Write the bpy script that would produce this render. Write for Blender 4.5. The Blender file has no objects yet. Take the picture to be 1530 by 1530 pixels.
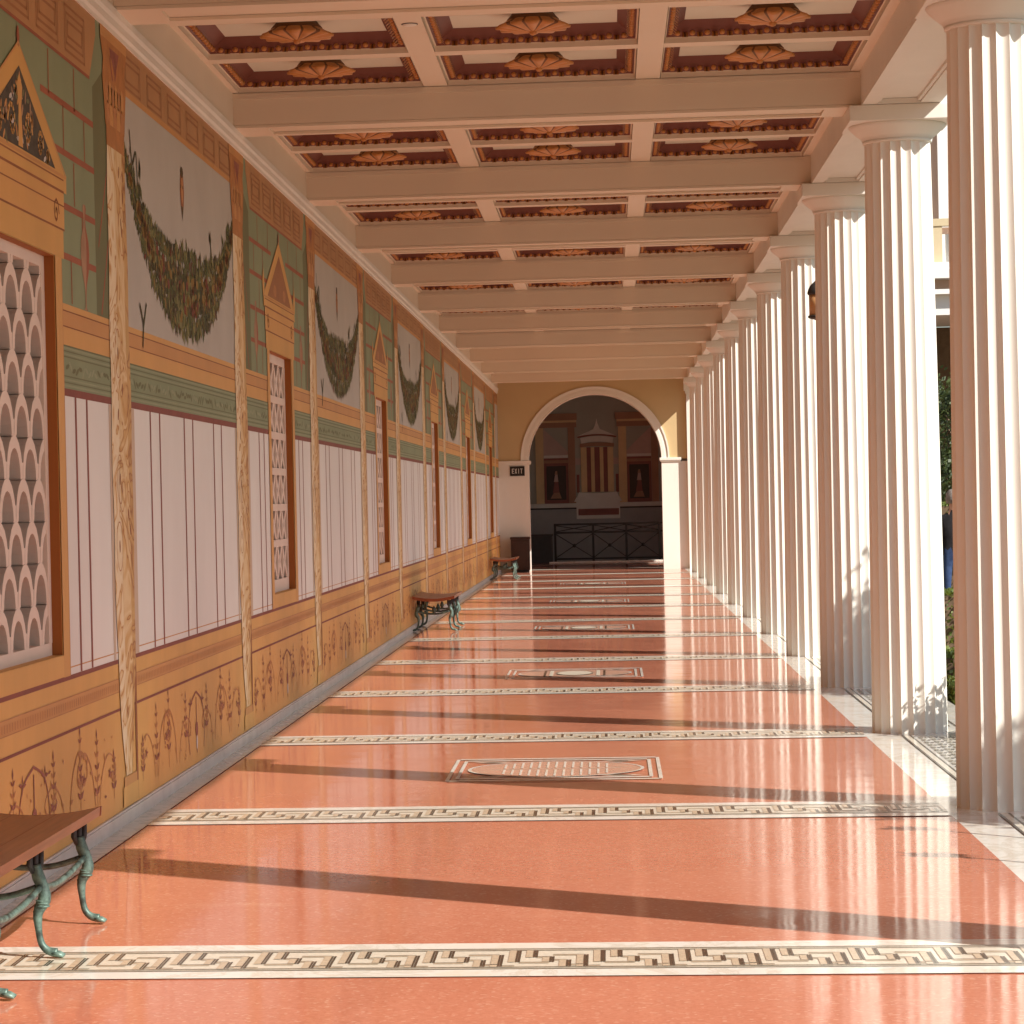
import bpy, bmesh, math, random
from mathutils import Vector, Matrix, Euler
R = math.radians
sc = bpy.context.scene
col = sc.collection
rnd = random.Random(11)
PI = math.pi

# ------------------------------------------------------------------ materials
def _mat(name):
    m = bpy.data.materials.new(name); m.use_nodes = True
    nt = m.node_tree; nt.nodes.clear()
    out = nt.nodes.new('ShaderNodeOutputMaterial'); b = nt.nodes.new('ShaderNodeBsdfPrincipled')
    nt.links.new(b.outputs[0], out.inputs[0])
    return m, nt, b
def N(nt, t, **k):
    n = nt.nodes.new(t)
    for a, v in k.items(): setattr(n, a, v)
    return n
def ramp(nt, fac, stops):
    r = N(nt, 'ShaderNodeValToRGB'); cr = r.color_ramp
    while len(cr.elements) < len(stops): cr.elements.new(0.5)
    for e, (p, c) in zip(cr.elements, stops):
        e.position = p; e.color = (c[0], c[1], c[2], 1)
    nt.links.new(fac, r.inputs[0]); return r.outputs[0]
def coords(nt, scale=(1, 1, 1), rot=(0, 0, 0)):
    t = N(nt, 'ShaderNodeTexCoord'); m = N(nt, 'ShaderNodeMapping')
    m.inputs['Scale'].default_value = scale; m.inputs['Rotation'].default_value = rot
    nt.links.new(t.outputs['Object'], m.inputs[0]); return m.outputs[0]
def noise(nt, vec, scale, detail=4, rough=0.55, dist=0):
    n = N(nt, 'ShaderNodeTexNoise'); n.inputs['Scale'].default_value = scale
    n.inputs['Detail'].default_value = detail; n.inputs['Roughness'].default_value = rough
    n.inputs['Distortion'].default_value = dist
    nt.links.new(vec, n.inputs['Vector']); return n.outputs['Fac']
def mul(c, f): return tuple(min(1, v * f) for v in c)
def bump(nt, b, h, strength, dist=0.01):
    n = N(nt, 'ShaderNodeBump'); n.inputs['Strength'].default_value = strength; n.inputs['Distance'].default_value = dist
    nt.links.new(h, n.inputs['Height']); nt.links.new(n.outputs[0], b.inputs['Normal'])
def paint(name, c, rough=0.6, var=0.12, scale=3.0, spec=0.3, bmp=0.0, metal=0, stretch=(1, 1, 1)):
    """painted / plain surface whose colour drifts a little"""
    m, nt, b = _mat(name)
    v = coords(nt, stretch)
    f = noise(nt, v, scale, 6, 0.6)
    nt.links.new(ramp(nt, f, [(0.25, mul(c, 1 - var)), (0.75, mul(c, 1 + var))]), b.inputs['Base Color'])
    b.inputs['Roughness'].default_value = rough; b.inputs['Specular IOR Level'].default_value = spec
    b.inputs['Metallic'].default_value = metal
    if bmp: bump(nt, b, noise(nt, v, scale * 12, 3), bmp, 0.004)
    return m
M = {}
M['white'] = paint('white_plaster', (0.735, 0.705, 0.635), 0.55, 0.05, 1.6, 0.3, 0.06, 0, (1, 1, 0.35))
M['ceil'] = paint('ceiling_paint', (0.720, 0.630, 0.500), 0.6, 0.03, 1.0, 0.25, 0.03)
M['ceilpanel'] = paint('coffer_panel_paint', (0.680, 0.670, 0.560), 0.6, 0.03, 2.0, 0.25)
M['cofred'] = paint('coffer_red_paint', (0.165, 0.055, 0.038), 0.55, 0.1, 6, 0.3)
M['gilt'] = paint('gilded_orange_paint', (0.500, 0.215, 0.062), 0.45, 0.15, 14, 0.4)
M['gildark'] = paint('rosette_shade_and_dart_paint', (0.16, 0.075, 0.03), 0.55, 0.1, 10, 0.3)  # paints shade on the rosette cone and petal creases; also the egg-row darts
M['orange'] = paint('ochre_wall_paint', (0.640, 0.370, 0.115), 0.55, 0.13, 1.3, 0.28, 0.04, 0, (1, 1, 0.5))
M['orangelt'] = paint('light_ochre_wall_paint', (0.640, 0.355, 0.115), 0.55, 0.08, 1.6, 0.28)
M['orangedk'] = paint('dark_ochre_wall_paint', (0.560, 0.285, 0.100), 0.55, 0.08, 1.6, 0.28)
M['jamb'] = paint('jamb_brown_paint', (0.30, 0.105, 0.025), 0.6, 0.06, 2, 0.25)
M['frieze'] = paint('frieze_brown_paint', (0.460, 0.250, 0.112), 0.6, 0.12, 1.5, 0.25)
M['friezedk'] = paint('frieze_fret_paint', (0.345, 0.155, 0.065), 0.6, 0.12, 2, 0.25)
M['redline'] = paint('maroon_line_paint', (0.235, 0.066, 0.05), 0.6, 0.14, 4, 0.25)
M['brownline'] = paint('brown_line_paint', (0.29, 0.105, 0.04), 0.6, 0.2, 4, 0.25)
M['panel'] = paint('white_wall_panel', (0.750, 0.760, 0.745), 0.55, 0.075, 1.1, 0.28, 0.03, 0, (1, 1, 0.3))
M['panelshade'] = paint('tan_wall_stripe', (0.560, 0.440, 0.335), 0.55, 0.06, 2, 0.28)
M['grey'] = paint('grey_mauve_panel', (0.470, 0.455, 0.415), 0.6, 0.11, 0.9, 0.25)
M['green'] = paint('sage_green_panel', (0.245, 0.295, 0.175), 0.6, 0.12, 1.3, 0.25)
M['greendk'] = paint('dark_green_strip', (0.155, 0.165, 0.080), 0.6, 0.1, 1.3, 0.25)
M['greenlt'] = paint('pale_green_line', (0.300, 0.335, 0.210), 0.6, 0.1, 3, 0.25)
M['mortar'] = paint('red_joint_paint', (0.33, 0.105, 0.055), 0.6, 0.2, 3, 0.25)
M['tymp'] = paint('dark_tympanum_paint', (0.07, 0.06, 0.045), 0.6, 0.4, 14, 0.25)
M['capital'] = paint('painted_capital_brown', (0.440, 0.195, 0.065), 0.6, 0.22, 9, 0.25)
M['plum'] = paint('plum_ornament_paint', (0.290, 0.100, 0.070), 0.6, 0.25, 8, 0.25)
M['plumlt'] = paint('faded_ornament_paint', (0.470, 0.220, 0.090), 0.6, 0.2, 8, 0.25)
M['ewer'] = paint('painted_ewer_tan', (0.40, 0.24, 0.145), 0.6, 0.25, 6, 0.25)
for i, c in enumerate([(0.105, 0.115, 0.038), (0.20, 0.19, 0.075), (0.058, 0.058, 0.022), (0.24, 0.155, 0.045), (0.17, 0.045, 0.026), (0.085, 0.058, 0.025)]):
    M['leaf%d' % i] = paint('garland_leaf_paint', c, 0.65, 0.25, 9, 0.2)
M['basemarble'] = paint('grey_marble_base', (0.540, 0.535, 0.530), 0.35, 0.16, 5, 0.45)
M['wood'] = paint('bench_wood', (0.320, 0.135, 0.060), 0.36, 0.28, 3, 0.45, 0.05, 0, (14, 0.8, 14))
M['wooddk'] = paint('bench_wood_end', (0.260, 0.075, 0.030), 0.4, 0.2, 8, 0.4)
M['black'] = paint('black_sign_face', (0.012, 0.011, 0.010), 0.45, 0.2, 4, 0.4)
M['letters'] = paint('pale_letter_paint', (0.62, 0.60, 0.56), 0.5, 0.05, 4, 0.3)
M['binbrown'] = paint('dark_brown_lacquer', (0.034, 0.016, 0.012), 0.35, 0.2, 3, 0.45)
M['iron'] = paint('dark_iron', (0.035, 0.033, 0.032), 0.5, 0.25, 9, 0.4)
M['ochre'] = paint('yellow_ochre_plaster', (0.550, 0.410, 0.220), 0.6, 0.06, 1.1, 0.25, 0.03)
M['lampglass'] = paint('amber_lantern_glass', (0.55, 0.30, 0.13), 0.25, 0.1, 8, 0.5)
M['skin'] = paint('skin_tone', (0.48, 0.27, 0.19), 0.5, 0.06, 10, 0.35)
M['jacket'] = paint('dark_jacket_cloth', (0.022, 0.020, 0.022), 0.85, 0.3, 20, 0.15)
M['jeans'] = paint('blue_trouser_cloth', (0.035, 0.060, 0.135), 0.85, 0.3, 20, 0.15)
M['hair'] = paint('grey_hair', (0.20, 0.17, 0.15), 0.7, 0.3, 40, 0.3)
M['trim'] = paint('white_villa_trim', (0.80, 0.78, 0.74), 0.5, 0.03, 2, 0.3)
M['villa'] = paint('peach_villa_wall', (0.66, 0.45, 0.33), 0.65, 0.06, 1, 0.25)
M['villatan'] = paint('tan_balcony_panel', (0.58, 0.47, 0.30), 0.65, 0.05, 1, 0.25)
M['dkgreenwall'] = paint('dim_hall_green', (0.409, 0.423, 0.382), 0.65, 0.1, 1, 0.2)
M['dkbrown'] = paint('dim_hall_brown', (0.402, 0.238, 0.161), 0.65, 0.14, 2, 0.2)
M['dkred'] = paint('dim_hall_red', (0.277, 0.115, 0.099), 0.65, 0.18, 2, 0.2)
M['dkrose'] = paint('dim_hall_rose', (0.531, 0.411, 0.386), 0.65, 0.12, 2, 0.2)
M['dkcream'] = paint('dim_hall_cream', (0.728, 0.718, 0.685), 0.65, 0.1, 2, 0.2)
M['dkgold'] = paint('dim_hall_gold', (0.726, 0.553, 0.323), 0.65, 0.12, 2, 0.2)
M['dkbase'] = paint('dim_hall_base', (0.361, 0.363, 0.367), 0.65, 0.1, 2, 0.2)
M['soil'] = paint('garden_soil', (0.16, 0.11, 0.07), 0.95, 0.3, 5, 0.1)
M['gravel'] = paint('garden_gravel', (0.190, 0.170, 0.120), 0.9, 0.2, 30, 0.1, 0.3)
M['bark'] = paint('tree_bark', (0.18, 0.125, 0.085), 0.9, 0.3, 12, 0.1, 0.3, 0, (1, 1, 0.2))
M['tileroof'] = paint('roof_terracotta', (0.36, 0.15, 0.08), 0.8, 0.2, 4, 0.2)
M['winglass'] = paint('villa_window_glass', (0.05, 0.055, 0.06), 0.1, 0.2, 1, 0.6)
M['lattice'] = paint('lattice_plaster', (0.760, 0.660, 0.580), 0.6, 0.05, 3, 0.25)
M['latside'] = paint('lattice_inner_shade', (0.520, 0.470, 0.430), 0.7, 0.06, 3, 0.2)  # lattice plaster greyed to paint shade inside the openings
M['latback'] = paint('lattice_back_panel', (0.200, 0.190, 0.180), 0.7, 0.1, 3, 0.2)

def leafmat(name, c1, c2, c3):
    m, nt, b = _mat(name)
    g = N(nt, 'ShaderNodeNewGeometry')
    nt.links.new(ramp(nt, g.outputs['Random Per Island'], [(0, c1), (0.6, c2), (1, c3)]), b.inputs['Base Color'])
    b.inputs['Roughness'].default_value = 0.5
    tr = N(nt, 'ShaderNodeBsdfTranslucent'); tr.inputs[0].default_value = (c3[0] * 1.4, c3[1] * 1.4, c3[2], 1)
    mx = N(nt, 'ShaderNodeMixShader'); mx.inputs[0].default_value = 0.25
    nt.links.new(b.outputs[0], mx.inputs[1]); nt.links.new(tr.outputs[0], mx.inputs[2])
    o = [n for n in nt.nodes if n.type == 'OUTPUT_MATERIAL'][0]; nt.links.new(mx.outputs[0], o.inputs[0])
    return m
M['tree'] = leafmat('tree_foliage', (0.022, 0.035, 0.012), (0.045, 0.07, 0.022), (0.09, 0.12, 0.04))
M['hedge'] = leafmat('boxwood_foliage', (0.05, 0.08, 0.015), (0.10, 0.15, 0.025), (0.19, 0.22, 0.04))

# bronze with verdigris
m, nt, b = _mat('verdigris_bronze'); v = coords(nt)
f = noise(nt, v, 16, 6, 0.65)
nt.links.new(ramp(nt, f, [(0.34, (0.022, 0.026, 0.022)), (0.48, (0.085, 0.135, 0.115)), (0.62, (0.17, 0.27, 0.225))]), b.inputs['Base Color'])
b.inputs['Roughness'].default_value = 0.5; b.inputs['Metallic'].default_value = 0.35
bump(nt, b, noise(nt, v, 60, 3), 0.25, 0.004); M['bronze'] = m

# polished red terrazzo
m, nt, b = _mat('polished_red_terrazzo'); v = coords(nt)
big = noise(nt, v, 0.8, 5, 0.6)
c1 = ramp(nt, big, [(0.3, (0.51, 0.178, 0.106)), (0.7, (0.61, 0.242, 0.152))])
vor = N(nt, 'ShaderNodeTexVoronoi'); vor.inputs['Scale'].default_value = 80; nt.links.new(v, vor.inputs['Vector'])
sp = N(nt, 'ShaderNodeSeparateColor'); nt.links.new(vor.outputs['Color'], sp.inputs[0])
c2 = ramp(nt, sp.outputs[0], [(0.0, (0.50, 0.165, 0.095)), (0.45, (0.58, 0.21, 0.128)), (0.90, (0.63, 0.24, 0.15)), (0.985, (0.72, 0.40, 0.28))])
mx = N(nt, 'ShaderNodeMix', data_type='RGBA'); mx.inputs[0].default_value = 0.55
nt.links.new(c1, mx.inputs[6]); nt.links.new(c2, mx.inputs[7]); 
streak = ramp(nt, noise(nt, coords(nt, (0.7, 3.0, 1)), 2.2, 6, 0.7, 1.0), [(0.60, (0, 0, 0)), (0.74, (1, 1, 1))])
mx2 = N(nt, 'ShaderNodeMix', data_type='RGBA'); mm = N(nt, 'ShaderNodeMath', operation='MULTIPLY'); mm.inputs[1].default_value = 0.22
nt.links.new(streak, mm.inputs[0]); nt.links.new(mm.outputs[0], mx2.inputs[0])
nt.links.new(mx.outputs[2], mx2.inputs[6]); mx2.inputs[7].default_value = (0.72, 0.42, 0.27, 1)
nt.links.new(mx2.outputs[2], b.inputs['Base Color'])
rr = ramp(nt, noise(nt, v, 1.1, 7, 0.7), [(0.32, (0.045,) * 3), (0.70, (0.125,) * 3)])
nt.links.new(rr, b.inputs['Roughness']); b.inputs['Specular IOR Level'].default_value = 0.27
bump(nt, b, noise(nt, coords(nt, (1, 1.6, 1)), 2.6, 2, 0.4), 0.055, 0.02); M['terrazzo'] = m

def marble(name, base, vein, rough=0.1, sc_=2.2, warm=None):
    m, nt, b = _mat(name); v = coords(nt)
    f = noise(nt, v, sc_, 9, 0.68, 1.6)
    c = ramp(nt, f, [(0.36, mul(base, 0.93)), (0.46, base), (0.5, vein), (0.54, base), (0.7, warm or mul(base, 1.05))])
    nt.links.new(c, b.inputs['Base Color']); b.inputs['Roughness'].default_value = rough
    bump(nt, b, noise(nt, coords(nt, (1, 1.6, 1)), 2.6, 2, 0.4), 0.055, 0.02)
    return m
M['marble'] = marble('cream_inlay_marble', (0.85, 0.82, 0.75), (0.70, 0.65, 0.55), 0.10, 1.3, (0.80, 0.70, 0.53))
M['marblegrey'] = marble('grey_border_marble', (0.60, 0.56, 0.50), (0.42, 0.40, 0.36), 0.12, 2.0)
M['tcream'] = paint('cream_tesserae', (0.720, 0.660, 0.540), 0.16, 0.14, 60, 0.5)
M['ttan'] = paint('tan_tesserae', (0.570, 0.460, 0.330), 0.16, 0.16, 60, 0.5)
M['tdark'] = paint('dark_tesserae', (0.065, 0.050, 0.036), 0.16, 0.3, 60, 0.5)
M['tgrey'] = paint('grey_tesserae', (0.300, 0.270, 0.210), 0.16, 0.3, 60, 0.5)
M['tpink'] = paint('pink_inlay', (0.62, 0.36, 0.26), 0.14, 0.1, 10, 0.5)

def onyx(name, stops, seed):
    m, nt, b = _mat(name)
    v = coords(nt, (1, 0.75, 1.0))
    f = noise(nt, v, 2.3, 2, 0.5, 2.2)
    w = N(nt, 'ShaderNodeMath', operation='MULTIPLY'); w.inputs[1].default_value = 5.0; nt.links.new(f, w.inputs[0])
    fr = N(nt, 'ShaderNodeMath', operation='FRACT'); nt.links.new(w.outputs[0], fr.inputs[0])
    nt.links.new(ramp(nt, fr.outputs[0], stops), b.inputs['Base Color'])
    b.inputs['Roughness'].default_value = 0.55; b.inputs['Specular IOR Level'].default_value = 0.28
    return m
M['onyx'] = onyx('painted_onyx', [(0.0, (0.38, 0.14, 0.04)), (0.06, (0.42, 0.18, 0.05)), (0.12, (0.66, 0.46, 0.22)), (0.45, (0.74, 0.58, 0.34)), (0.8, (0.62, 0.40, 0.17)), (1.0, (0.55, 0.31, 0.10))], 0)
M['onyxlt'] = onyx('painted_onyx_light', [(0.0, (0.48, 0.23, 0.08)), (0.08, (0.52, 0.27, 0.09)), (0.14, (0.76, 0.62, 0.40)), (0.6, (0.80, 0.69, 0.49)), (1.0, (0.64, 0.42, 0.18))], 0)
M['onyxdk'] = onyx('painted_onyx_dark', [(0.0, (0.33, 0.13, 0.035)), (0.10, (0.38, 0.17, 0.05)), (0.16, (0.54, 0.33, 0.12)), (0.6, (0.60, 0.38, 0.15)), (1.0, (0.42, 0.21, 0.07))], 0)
M['glass'] = M['winglass']

# ------------------------------------------------------------------ mesh helpers
class MB:
    def __init__(s): s.v = []; s.f = []; s.mi = []; s.sm = []; s.mats = []; s.sharp = set()
    def m(s, key):
        if key not in s.mats: s.mats.append(key)
        return s.mats.index(key)
    def face(s, pts, mat, smooth=False):
        i = len(s.v); s.v += [tuple(p) for p in pts]; s.f.append(tuple(range(i, i + len(pts)))); s.mi.append(s.m(mat)); s.sm.append(smooth)
    def grid(s, rows, mat, smooth=True, closed=False, capa=False, capb=False):
        n = len(rows[0]); base = len(s.v)
        for r in rows: s.v += [tuple(p) for p in r]
        k = s.m(mat)
        for a in range(len(rows) - 1):
            for j in range(n if closed else n - 1):
                j2 = (j + 1) % n
                s.f.append((base + a * n + j, base + a * n + j2, base + (a + 1) * n + j2, base + (a + 1) * n + j)); s.mi.append(k); s.sm.append(smooth)
        if capa: s.f.append(tuple(base + j for j in reversed(range(n)))); s.mi.append(k); s.sm.append(False)
        if capb: s.f.append(tuple(base + (len(rows) - 1) * n + j for j in range(n))); s.mi.append(k); s.sm.append(False)
        return base
    def box(s, x0, x1, y0, y1, z0, z1, mat, bev=0.0):
        if x0 > x1: x0, x1 = x1, x0
        if y0 > y1: y0, y1 = y1, y0
        if bev > 0:
            bm = bmesh.new(); bmesh.ops.create_cube(bm, size=1)
            for v in bm.verts: v.co = Vector(((x0 + x1) / 2 + v.co.x * (x1 - x0), (y0 + y1) / 2 + v.co.y * (y1 - y0), (z0 + z1) / 2 + v.co.z * (z1 - z0)))
            bmesh.ops.bevel(bm, geom=bm.edges[:], offset=bev, segments=2, affect='EDGES', profile=0.6)
            i = len(s.v); bm.verts.ensure_lookup_table()
            s.v += [tuple(v.co) for v in bm.verts]
            for f in bm.faces: s.f.append(tuple(i + v.index for v in f.verts)); s.mi.append(s.m(mat)); s.sm.append(False)
            bm.free(); return
        P = [(x0, y0, z0), (x1, y0, z0), (x1, y1, z0), (x0, y1, z0), (x0, y0, z1), (x1, y0, z1), (x1, y1, z1), (x0, y1, z1)]
        i = len(s.v); s.v += P; k = s.m(mat)
        for f in ((3, 2, 1, 0), (4, 5, 6, 7), (0, 1, 5, 4), (1, 2, 6, 5), (2, 3, 7, 6), (3, 0, 4, 7)):
            s.f.append(tuple(i + j for j in f)); s.mi.append(k); s.sm.append(False)
    def lathe(s, prof, mat, n=32, cx=0, cy=0, smooth=True, cap=True):
        rows = [[(cx + r * math.cos(2 * PI * j / n), cy + r * math.sin(2 * PI * j / n), z) for j in range(n)] for r, z in prof]
        s.grid(rows, mat, smooth, True, cap, cap)
    def tube(s, pts, rads, mat, n=10, flat=1.0):
        pts = [Vector(p) for p in pts]; rows = []
        ref = Vector((0.13, 0.31, 0.94)).normalized()
        for i, p in enumerate(pts):
            t = (pts[min(i + 1, len(pts) - 1)] - pts[max(i - 1, 0)]).normalized()
            if abs(t.dot(ref)) > 0.97: ref = Vector((1, 0, 0.1)).normalized()
            a = t.cross(ref).normalized(); b_ = t.cross(a).normalized()
            r = rads[i] if isinstance(rads, (list, tuple)) else rads
            rows.append([p + a * (r * math.cos(2 * PI * j / n)) + b_ * (r * flat * math.sin(2 * PI * j / n)) for j in range(n)])
        s.grid(rows, mat, True, True, True, True)
    def build(s, name, parent=None, loc=None):
        me = bpy.data.meshes.new(name); me.from_pydata(s.v, [], s.f)
        for k in s.mats: me.materials.append(M[k])
        me.polygons.foreach_set('material_index', s.mi); me.polygons.foreach_set('use_smooth', s.sm)
        me.update()
        o = bpy.data.objects.new(name, me); col.objects.link(o)
        if parent: o.parent = parent
        if loc: o.location = loc
        return o
def smoothpath(pts, n=8):
    """catmull-rom through pts (tuples of any length)"""
    out = []
    P = [pts[0]] + list(pts) + [pts[-1]]
    for i in range(1, len(P) - 2):
        for k in range(n):
            t = k / n
            out.append(tuple(0.5 * ((2 * b) + (-a + c) * t + (2 * a - 5 * b + 4 * c - d) * t * t + (-a + 3 * b - 3 * c + d) * t ** 3) for a, b, c, d in zip(P[i - 1], P[i], P[i + 1], P[i + 2])))
    out.append(tuple(pts[-1])); return out
def thing(name, label, cat, loc=(0, 0, 0), group=None):
    o = bpy.data.objects.new(name, None); col.objects.link(o); o.location = loc; o.empty_display_size = 0.2
    o['label'] = label; o['category'] = cat
    if group: o['group'] = group
    return o
def tag(o, label, cat, group=None):
    o['label'] = label; o['category'] = cat
    if group: o['group'] = group
    return o
def struct(o): o['kind'] = 'structure'; return o
def kids(o): return list(o.children)
def copy_tree(o, parent=None):
    c = o.copy(); col.objects.link(c); c.parent = parent
    for ch in kids(o): copy_tree(ch, c)
    return c

# ------------------------------------------------------------------ dimensions (metres; Y runs down the walk)
XW, XC = -2.57, 2.03
S, Y0 = 4.867, 10.41                 # bay spacing, band 0
HS, HR, HP = 4.29, 4.533, 4.70       # beam soffit, rib level, coffer panel
YE = 67.27                           # arch wall
YS = -4.0
KS = range(-1, 12)
yk = lambda k: Y0 + S * k
# ------------------------------------------------------------------ floor
g = MB(); g.box(-2.6, 1.70, YS, 76.2, -0.30, 0.0, 'terrazzo')
floor = struct(g.build('floor'))
g = MB(); g.box(1.70, 2.62, YS, YE + 0.6, -0.30, 0.0, 'marble')
struct(g.build('floor_kerb'))
# wall side border
g = MB(); g.face([(XW, YS, .004), (-2.44, YS, .004), (-2.44, YE, .004), (XW, YE, .004)], 'marblegrey')
g.build('floor_border', floor)
# greek-key bands
KEYU = 0.305
def key_pattern(g, x0, x1, yc, z):
    hw = 0.205; v0 = yc - hw; q = 2 * hw
    def quad(xa, xb, va, vb, mat, dz):
        xa = max(xa, x0); xb = min(xb, x1)
        if xb - xa < 0.002: return
        g.face([(xa, v0 + q * va, z + dz), (xb, v0 + q * va, z + dz), (xb, v0 + q * vb, z + dz), (xa, v0 + q * vb, z + dz)], mat)
    quad(x0, x1, -0.06, 1.06, 'tcream', 0.0)
    for va, vb in ((-0.06, -0.03), (0.02, 0.06), (0.94, 0.98), (1.03, 1.06)): quad(x0, x1, va, vb, 'tgrey', 0.002)
    n = int((x1 - x0) / KEYU) + 2; c = KEYU / 5
    for i in range(n):
        X = x0 + i * KEYU - 0.07
        def bar(cx, va, vb):
            quad(X + c * cx - c * .42, X + c * cx - c * .02, va, vb, 'ttan', 0.002)
            quad(X + c * cx, X + c * cx + c * .12, va, vb, 'tdark', 0.002); quad(X + c * cx + c * .15, X + c * cx + c * .29, va, vb, 'tdark', 0.002)
        def run(ca, cb, v):
            quad(X + c * ca, X + c * cb, v, v + 0.03, 'tgrey', 0.002)
            quad(X + c * ca, X + c * cb, v - 0.045, v - .004, 'ttan', 0.0015)
        bar(0, .30, .94); bar(1, .56, .94); bar(2, .30, .60); bar(3, .06, .42); bar(4, .06, .70)
        run(0.26, 2.0, .28); run(1.26, 2.0, .58); run(2.26, 3.0, .42); run(3.26, 4.0, .16); run(2.2, 4.0, .70); run(4.26, 5, .10)
BW = 0.375
for k in range(-1, 14):
    g = MB(); y = yk(k) - 0.05; z = 0.004
    xl, xr = -2.438, 1.698
    if y + BW > 76: continue
    for a, b_ in ((-BW, -0.226), (0.226, BW)):
        g.face([(xl, y + a, z), (xr, y + a, z), (xr, y + b_, z), (xl, y + b_, z)], 'marble')
    if k < 9: key_pattern(g, xl, xr, y, z)
    else: g.face([(xl, y - .226, z), (xr, y - .226, z), (xr, y + .226, z), (xl, y + .226, z)], 'tcream')
    g.build('mosaic_band', floor)
# inlaid medallions in odd bays
def strip(g, pts, w, z, mat, closed=False):
    n = len(pts)
    for i in range(n if closed else n - 1):
        a = Vector(pts[i]); b_ = Vector(pts[(i + 1) % n]); d = (b_ - a)
        if d.length < 1e-6: continue
        nrm = Vector((-d.y, d.x)).normalized() * w / 2
        g.face([(a.x + nrm.x, a.y + nrm.y, z), (a.x - nrm.x, a.y - nrm.y, z), (b_.x - nrm.x, b_.y - nrm.y, z), (b_.x + nrm.x, b_.y + nrm.y, z)], mat)
for k in (1, 3, 5, 7, 9):
    yc = yk(k) + S / 2 - 0.03; xc = -0.365; g = MB(); hx, hy = 0.63, 0.70
    for q in (0, 0.055):
        strip(g, [(xc - hx + q, yc - hy + q * 2.2), (xc + hx - q, yc - hy + q * 2.2), (xc + hx - q, yc + hy - q * 2.2), (xc - hx + q, yc + hy - q * 2.2)], 0.022, 0.006, 'marble', True)
        for e in (-1, 1): g.face([(xc - hx + q + .012, yc + e * (hy - q * 2.2) - .028, .0068), (xc + hx - q - .012, yc + e * (hy - q * 2.2) - .028, .0068), (xc + hx - q - .012, yc + e * (hy - q * 2.2) + .028, .0068), (xc - hx + q + .012, yc + e * (hy - q * 2.2) + .028, .0068)], 'marble')
    ell = [(xc + 0.53 * math.cos(2 * PI * j / 40), yc + 0.50 * math.sin(2 * PI * j / 40)) for j in range(40)]
    g.face([(x, y, 0.004) for x, y in ell], 'tpink'); strip(g, ell, 0.022, 0.006, 'marble', True)
    if k == 1:
        for j in range(-6, 7):
            for s_ in (-1, 1):
                x = xc + j * 0.052; L = 0.46 * math.sqrt(max(0, 1 - (j * 0.052 / 0.42) ** 2)) * s_
                strip(g, [(x, yc + L * 0.12), (x, yc + L)], 0.014, 0.007, 'marble')
        strip(g, [(xc - .4, yc), (xc + .4, yc)], 0.012, 0.0065, 'tcream')
    else:
        for s_ in (-1, 1):
            strip(g, [(xc + s_ * 0.22, yc - .4), (xc + s_ * 0.22, yc + .4)], 0.035, 0.007, 'tcream')
            strip(g, [(xc + s_ * 0.28, yc - .4), (xc + s_ * 0.28, yc + .4)], 0.02, 0.007, 'tdark')
        e2 = [(xc + 0.17 * math.cos(2 * PI * j / 24), yc + 0.34 * math.sin(2 * PI * j / 24)) for j in range(24)]
        g.face([(x, y, 0.0075) for x, y in e2], 'tcream'); strip(g, e2, 0.02, 0.009, 'tgrey', True)
    for sx in (-1, 1):
        for sy in (-1, 1):
            cx_, cy_ = xc + sx * 0.40, yc + sy * 0.47
            g.face([(cx_ - .13, cy_, .007), (cx_, cy_ - .05, .007), (cx_ + .13, cy_, .007), (cx_, cy_ + .05, .007)], 'tcream')
            g.face([(cx_ - .07, cy_, .009), (cx_, cy_ - .025, .009), (cx_ + .07, cy_, .009), (cx_, cy_ + .025, .009)], 'tdark')
    g.build('inlaid_medallion', floor)
# column-side border: lines and mosaic between columns
g = MB(); z = .004
for k in KS:
    ya, yb = yk(k) + 0.34, yk(k + 1) - 0.34
    if yb > YE: yb = YE
    for xa, xb, mt in ((1.935, 1.95, 'tdark'), (1.95, 1.985, 'tcream'), (1.985, 2.0, 'tdark'), (2.33, 2.345, 'tdark'), (2.38, 2.395, 'tdark')):
        g.face([(xa, ya, z), (xb, ya, z), (xb, yb, z), (xa, yb, z)], mt)
    yy = ya + 0.12; c = 0.085
    if k > 8: continue
    while yy < yb - 0.15:
        for i in range(4):
            x = 2.03 + i * 0.072
            o_ = 0.05 if i % 2 else 0
            g.face([(x, yy + o_, z), (x + .03, yy + o_, z), (x + .03, yy + o_ + .11, z), (x, yy + o_ + .11, z)], 'tgrey')
            g.face([(x + .036, yy + o_ + .02, z), (x + .06, yy + o_ + .02, z), (x + .06, yy + o_ + .06, z), (x + .036, yy + o_ + .06, z)], 'tdark')
        yy += 0.19
g.build('border_mosaic', floor)

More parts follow.
